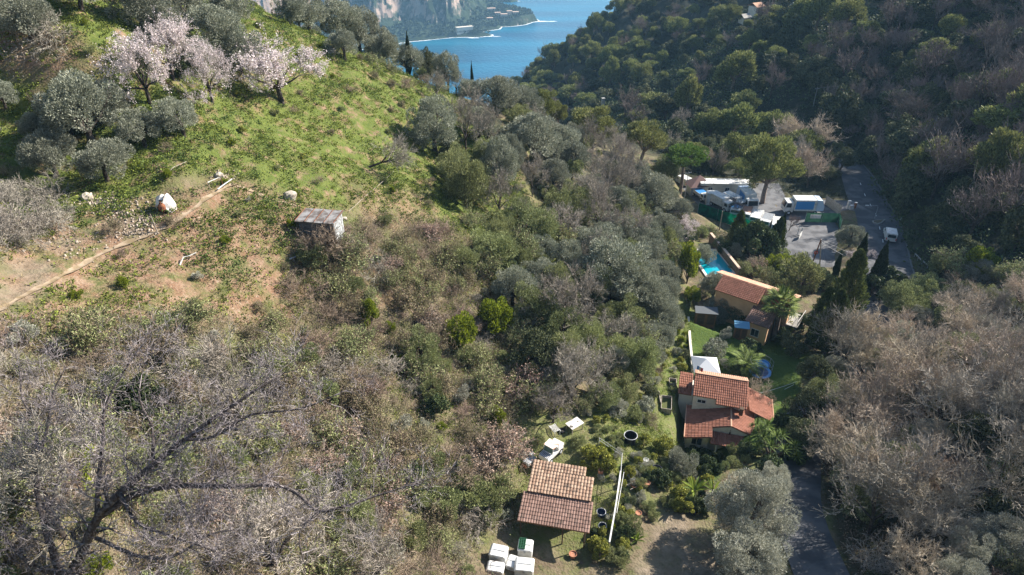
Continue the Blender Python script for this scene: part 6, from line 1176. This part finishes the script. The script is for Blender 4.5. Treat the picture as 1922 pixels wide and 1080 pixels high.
n11 = scatter([(1240,240),(1560,250),(1590,330),(1540,352),(1480,350),(1410,335),(1300,335),(1240,315)], [('oak_tree', 4), ('bare_tree', 2), ('olive_green', 1.5)], 3.2, 40, dict(SZ, oak_tree=1.0, bare_tree=1.0), seed=33)
n12 = scatter([(1265,440),(1300,430),(1330,445),(1400,520),(1460,480),(1560,530),(1520,560),(1400,520),(1330,440),(1290,460)], [('green_shrub', 3), ('dark_shrub', 3), ('holm_bush', 2)], 1.8, 30, dict(SZ, green_shrub=1.3, dark_shrub=1.2), seed=34)
n13 = scatter([(1385,780),(1440,850),(1400,870),(1310,900),(1290,850),(1330,830),(1400,850)], [('dark_shrub', 3), ('green_shrub', 2)], .9, 14, dict(SZ, dark_shrub=.6, green_shrub=.5), seed=35)
n8 = scatter([(-60,130),(-20,122),(10,135),(30,150),(20,200),(-20,170),(-60,160)], [('olive_tree', 3), ('bare_tree', 1)], 4.5, 20, SZ, world=True, seed=23, keep=vis)
print('SCATTER', n9, n10, n11, n12, n13, n1, n2, n3, n4, n5, n6, n7, n8, len(PLANTS))
# ================================================================ big bare tree in the lower left foreground
fg = empty('bare_tree', at(118,1085,34.2)); fz = fg.location.copy(); tag(fg, 'huge leafless tree with dark twisting limbs filling the bottom left corner', 'tree')
limbs = [([(118,1100,33.5),(150,1040,35.5),(180,975,37.5),(225,925,38.6),(290,870,39.6),(345,825,40.4),(400,785,41),(460,745,41.5),(530,700,42)], .24, .04),
 ([(180,975,37.5),(250,930,38.2),(330,915,38.6),(430,915,39),(520,912,39),(565,930,39.1),(600,960,39),(640,955,39.2),(700,935,39.3),(790,905,39.5)], .15, .03),
 ([(118,1090,34),(90,1000,36.5),(75,930,37.5),(72,860,38.8),(70,800,39.6),(45,750,40.4),(38,700,41.2)], .17, .03),
 ([(72,860,38.8),(90,800,39.8),(100,740,41),(125,690,42)], .09, .02),
 ([(182,970,37.5),(188,880,39),(195,820,40),(200,770,41),(235,700,42.2),(260,660,43)], .11, .025),
 ([(290,870,39.6),(285,800,40.4),(262,750,41.4),(268,700,42)], .08, .02),
 ([(345,825,40.4),(400,820,40.6),(470,780,41.2),(560,770,41.5),(640,740,42)], .07, .02),
 ([(430,915,39),(425,880,39.4),(410,840,40)], .05, .02), ([(225,925,38.6),(260,980,38.2),(330,1010,38),(420,1040,38)], .09, .02),
 ([(180,1010,36.8),(260,1040,37),(330,1040,37.2),(400,1000,37.8),(470,990,38)], .09, .025), ([(118,1080,34.5),(60,1060,36),(20,1020,37),(-20,960,38)], .12, .03),
 ([(330,915,38.6),(350,960,38.4),(380,1020,38),(430,1075,37.8)], .07, .02), ([(600,960,39),(560,1000,38.6),(570,1060,38.2)], .05, .015)]
BARKN = M_('bark_near', (0.06, 0.048, 0.045), .95, .1, noise=(7, (0.16, 0.14, 0.13), .42, .65), bump=(14, .9, .04))
ms = MB(); S0 = []; D0 = []; R0 = []; L0 = []
for pts, r0, r1 in limbs:
    q = catmull([np.array(at(*p)) for p in pts], .35); q += np.cumsum(rng.normal(size=q.shape)*.012, 0); n = len(q); ms.tube([Vector(v)-fz for v in q], [r0+(r1-r0)*i/(n-1) for i in range(n)], 8)
    for i in range(2, n, 1):
        for _ in range(2):
            if rng.random() < .8: d = q[i]-q[i-1]; d = d/np.linalg.norm(d); S0.append(q[i]-np.array(fz)); D0.append(unit(d*.5+rdir(1)[0]*.8+[0, 0, .25])); L0.append(rng.uniform(.7, 1.6)); R0.append(max(.014, (r0+(r1-r0)*i/(n-1))*.32))
ms.build('trunk', BARKN, fg, smooth=True); RMIN = .007
lev, tips = grow(S0, D0, L0, R0, [4, 4, 3], .55, .68, .6, up=.10, wob=.3)
TWF = mat('twigs_near', (.085, .07, .075), .9, .2, isl=.5, col2=(.28, .25, .255))
link(bpy.data.objects.new('branches', seg_mesh('near_twigs', lev, TWF)), fg); print('fg segs', sum(map(len, lev)))
iv_ = []; 
for pts, r0, r1 in (limbs[2], limbs[4]):
    q = catmull([np.array(at(*p)) for p in pts], .1); iv_.append(q)
q = catmull([np.array(at(*p)) for p in ((165,840,38),(160,900,37.2),(185,940,36.6),(205,965,36.4))], .05); iv_ = q[rng.integers(0, len(q), 900)]+rng.normal(size=(900, 3))*.09-np.array(fz)
link(bpy.data.objects.new('ivy', leaf_mesh('ivy', iv_, .11, .09, L_BRIGHT)), fg); RMIN = .011
# dead tree toppled on the green slope
df = put('bare_tree', P(700,318), .9, 0, R(15), label='toppled dead tree with a tangle of dark twigs on the green slope', cat='tree'); df.rotation_euler = (0, R(68), R(12)); df.location.z += .5
df = put('thorny_shrub', P(95,75), 1.6, 0, 0, label='fallen grey branches under the top left olives', cat='branches'); df.rotation_euler = (R(30), R(60), 0)
# ---- ground cover: small weeds and tufts, one mass
def pick(poly, n, seed, far_lim=330):
    r = np.random.default_rng(seed); a = np.array(poly, float); out = []
    m = int(n*1.0); got = 0
    # sample grid nodes of the ground, weighted by cell area, inside the outline
    d = depthg; ok = VISG & (GX > -120) & (GX < 240) & (GY > 8) & (GY < far_lim); idx = np.argwhere(ok & (SX > a[:, 0].min()) & (SX < a[:, 0].max()) & (SY > a[:, 1].min()) & (SY < a[:, 1].max()))
    if len(idx) == 0: return np.zeros((0, 3))
    sx_, sy_ = SX[idx[:, 0], idx[:, 1]], SY[idx[:, 0], idx[:, 1]]; idx = idx[inside(sx_, sy_, a)]
    cell = np.gradient(ys)[idx[:, 0]]*np.gradient(xs)[idx[:, 1]]; k = r.choice(len(idx), n, p=cell/cell.sum()); j = idx[k]
    x = xs[j[:, 1]]+r.uniform(-.5, .5, n)*np.gradient(xs)[j[:, 1]]; y = ys[j[:, 0]]+r.uniform(-.5, .5, n)*np.gradient(ys)[j[:, 0]]; return np.stack([x, y, H(x, y)], 1)
depthg = GY*cp-(GZ-CZ)*sp
def keepout(p):
    k = np.ones(len(p), bool)
    for z in NOGO: k &= ~inside(p[:, 0], p[:, 1], z)
    d, _ = seg_dist(p[:, 0], p[:, 1], rc[::3]); k &= d > 2.9
    d, _ = seg_dist(p[:, 0], p[:, 1], [np.array(P(x, y)[:2]) for x, y in ((-40,600),(60,548),(130,512),(190,478),(245,455),(300,432),(345,405),(385,375),(425,352))]); k &= d > .45
    for z in BAREP: k &= ~(inside(*proj(p[:, 0], p[:, 1], p[:, 2])[:2], z) & (rng.random(len(p)) < .8))
    return p[k]
BAREP = [[(-50,520),(120,440),(230,400),(300,420),(200,480),(60,560),(-50,620)], [(60,60),(200,130),(150,160),(-20,130)]]
def cover(name, polys, per, hgt, spread, L, W, m, thr=None, fs=.35, seed=0, up=.9, label=None):
    P0 = np.concatenate([pick(pl, n, seed+i) for i, (pl, n) in enumerate(polys)]); P0 = keepout(P0)
    if thr is not None: nn = fbm(P0[:, 0]*fs, P0[:, 1]*fs, 3, seed+50)*.5+.5; P0 = P0[nn > thr+rng.normal(size=len(nn))*.05]
    k = np.repeat(np.arange(len(P0)), per); s = rng.uniform(.45, 1.5, len(P0))[k][:, None]; o = rng.normal(size=(len(k), 3))*[spread, spread, 0]*s; q = P0[k]+o; q[:, 2] = P0[k][:, 2]+rng.uniform(.0, hgt, len(k))*s[:, 0]
    u = np.concatenate([o[:, :2]*2.5, np.full((len(k), 1), up*spread*2)], 1)
    me = leaf_mesh(name, q, L, W, m, unit(u+1e-6), .5); o_ = link(bpy.data.objects.new(name, me)); tag(o_, kind='stuff'); print(name, len(k)); return o_
L_WEED = mat('weed_leaves', (.08, .115, .022), .8, .1, isl=.4, col2=(.22, .255, .05), trans=.25)
L_WEED2 = mat('dark_weed_leaves', (.045, .085, .02), .8, .2, isl=.35, col2=(.11, .155, .04), trans=.2)
L_DRY = mat('dry_grass_blades', (.22, .17, .085), .9, .1, isl=.35, col2=(.38, .31, .18), trans=.2)
L_LIT = mat('leaf_litter_bits', (.11, .075, .05), .95, .1, isl=.5, col2=(.24, .18, .13))
cover('weeds', [(LUSH, 14500), (TERR, 1700)], 16, .30, .22, .17, .10, L_WEED, .36, seed=1)
cover('dark_weeds', [(LUSH, 6000), (TERR, 1100)], 20, .45, .28, .17, .11, L_WEED2, .58, fs=.2, seed=2)
cover('garden_grass', [(GARD, 2600), (HUTG, 2200), ([(1000,320),(1100,420),(1000,560),(880,480),(880,300)], 1600)], 10, .12, .2, .16, .05, L_WEED, .38, seed=3)
BR_POLY = [(-60,600),(300,590),(520,600),(560,450),(700,400),(860,420),(1000,560),(1010,800),(960,1010),(920,1130),(-60,1130)]
cover('slope_weeds', [(BR_POLY, 4200)], 16, .28, .24, .17, .10, L_WEED, .53, fs=.18, seed=15)
cover('dry_grass', [(BR_POLY, 9000), (TERR, 1500)], 9, .22, .16, .30, .028, L_DRY, .42, fs=.4, seed=4, up=1.4)
cover('leaf_litter', [(BR_POLY, 9000)], 5, .1, .3, .12, .08, L_LIT, None, seed=5, up=.2)
cover('undergrowth', [(BR_POLY, 3800), ([(840,300),(1240,320),(1290,430),(1262,640),(1120,770),(1000,790),(920,520)], 2600)], 26, .6, .32, .13, .06, L_BRUSH, .40, fs=.3, seed=6, up=.8)
cover('green_undergrowth', [(BR_POLY, 3600), ([(840,300),(1240,320),(1290,430),(1262,640),(1120,770),(1000,790),(920,520)], 2200)], 26, .6, .34, .13, .065, L_OLIVEG, .5, fs=.3, seed=7, up=.8)
cover('bank_litter', [([(1560,620),(1700,520),(1990,520),(1990,1100),(1600,1100),(1560,900)], 4500)], 14, .4, .3, .2, .06, L_LIT, None, seed=8, up=.6)
WD_ = [(1050,180),(1200,0),(1250,-60),(1990,-60),(1990,540),(1730,520),(1690,430),(1640,350),(1600,280),(1540,250),(1500,330),(1300,300),(1150,260)]
cover('forest_floor', [(WD_, 5200)], 26, 1.6, .9, .55, .30, L_DARK, None, seed=12, up=.7)
cover('verge_growth', [([(1230,280),(1400,325),(1470,330),(1560,330),(1600,376),(1470,368),(1400,338),(1290,340)], 500), ([(1262,430),(1300,425),(1440,450),(1470,520),(1400,520),(1330,440)], 500)], 22, .5, .35, .2, .1, L_OAK, None, seed=13, up=.7)
# bare brush tangles between the shrubs
q = keepout(pick(BR_POLY, 5200, 77)); n = len(q); RMIN = .007
lev, _ = grow(q, unit(rng.normal(size=(n, 3))*[.7, .7, .2]+[0, 0, .9]), rng.uniform(.3, .9, n), np.full(n, .012), [4, 3], .6, .7, .7, up=.02)
tag(link(bpy.data.objects.new('brushwood', seg_mesh('brushwood', lev, mat('brush_stems', (.16, .13, .10), .9, .15, isl=.5, col2=(.30, .25, .20))))), kind='stuff'); RMIN = .011
# ================================================================ labels for the plants that have none yet
LMK = [('the plank shed', 604, 415), ('the white tarpaulin', 314, 378), ('the big left olive', 150, 215), ('the blossom clump', 320, 110), ('the wide almond tree', 522, 118), ('the taller cypress', 763, 60), ('the thin cypress', 885, 130), ('the big dark grey olive', 815, 235),
 ('the upper bright green bush', 930, 600), ('the lower bright green bush', 862, 622), ('the tiled hut', 1050, 930), ('the slab table', 1078, 800), ('the black tub', 1183, 820), ('the tiled villa', 1360, 760), ('the peaked pavilion', 1325, 683), ('the swimming pool', 1345, 490), ('the long villa', 1430, 550),
 ('the netted fence', 1370, 415), ('the forked pine', 1448, 305), ('the umbrella pine', 1286, 292), ('the central silver olive', 1150, 505), ('the white van', 1668, 438), ('the big silver olive', 1415, 965), ('the shaggy conifer', 1590, 555), ('the toppled dead tree', 740, 285), ('the white chests', 960, 1045), ('the foreground bare tree', 250, 900), ('the footpath', 180, 485), ('the corner evergreen oak', 1895, 1020), ('the bottom road', 1530, 1000), ('the round yellow-green pine', 1207, 262), ('the pinkish hut bush', 930, 830), ('the fallen white branch', 350, 493)]
KD = {'olive_tree': 'grey-green olive tree', 'olive_green': 'green olive tree', 'silver_tree': 'silver-leaved tree', 'pine_tree': 'yellow-green pine', 'umbrella_pine': 'umbrella pine', 'oak_tree': 'dark evergreen oak', 'dark_shrub': 'dark glossy shrub', 'bright_shrub': 'bright green shrub', 'yellow_shrub': 'yellow-green shrub', 'green_shrub': 'olive-green shrub', 'grey_shrub': 'pale grey shrub', 'clipped_ball': 'clipped green ball', 'clipped_grey': 'clipped grey ball', 'scrub_bush': 'brownish scrub bush', 'russet_bush': 'dry pinkish bush', 'holm_bush': 'leafy green bush', 'bare_shrub': 'leafless brown shrub', 'thorny_shrub': 'leafless grey shrub', 'bare_tree': 'leafless grey tree', 'pale_bare_tree': 'pale leafless tree', 'almond_tree': 'blossoming almond tree', 'conifer_tree': 'shaggy conifer', 'cypress_tree': 'cypress', 'banana_plant': 'banana plant', 'yucca_plant': 'yucca', 'fan_palm': 'fan palm', 'date_palm': 'feather palm', 'wood_bare': 'small leafless tree', 'wood_pine': 'rounded pine', 'wood_oak': 'dark evergreen'}
ORD = ['nearest', 'second nearest', 'third nearest', 'fourth nearest', 'fifth nearest', 'sixth nearest', 'seventh nearest', 'eighth nearest', 'ninth nearest', 'tenth nearest', 'eleventh nearest', 'twelfth nearest']+['%dth nearest' % k for k in range(13, 90)]
buck = {}
for o, x, y, k, w_ in PLANTS:
    if o.get('label'): continue
    if o.get('group'):      # the woods: told apart only by kind and place along the slope
        o['label'] = {'wood_pine': 'rounded pine crown catching light in the shaded wood across the valley', 'wood_oak': 'dark evergreen crown in the shaded wood across the valley', 'wood_bare': 'leafless pinkish-grey tree in the shaded wood across the valley'}[k]
        o['group'] = {'wood_pine': 'pines', 'wood_oak': 'evergreens', 'wood_bare': 'leafless trees'}[k]+' of the shaded wood across the valley'; continue
    l = min(LMK, key=lambda q: (q[1]-x)**2+(q[2]-y)**2); dx, dy = x-l[1], y-l[2]
    dr = ('right of' if dx > 0 else 'left of') if abs(dx) > abs(dy)*1.2 else ('below' if dy > 0 else 'above'); buck.setdefault((k, dr, l[0]), []).append((dx*dx+dy*dy, o))
GRP = {'olive_tree': 'grey-green olive trees on the hillside', 'bare_shrub': 'leafless brown shrubs on the hillside', 'scrub_bush': 'brownish scrub bushes on the hillside', 'holm_bush': 'leafy green bushes on the hillside', 'bare_tree': 'leafless grey trees', 'pale_bare_tree': 'pale leafless trees', 'thorny_shrub': 'leafless grey shrubs', 'green_shrub': 'olive-green shrubs', 'bright_shrub': 'bright green shrubs', 'olive_green': 'green olive trees'}
for (k, dr, l), v in buck.items():
    v.sort(key=lambda q: q[0])
    for i, (_, o) in enumerate(v):
        n = KD[k]; o['label'] = ('%s %s %s' % (n, dr, l)) if len(v) == 1 else '%s %s %s, %s one' % (n, dr, l, ORD[i])
        if k in GRP: o['group'] = GRP[k]
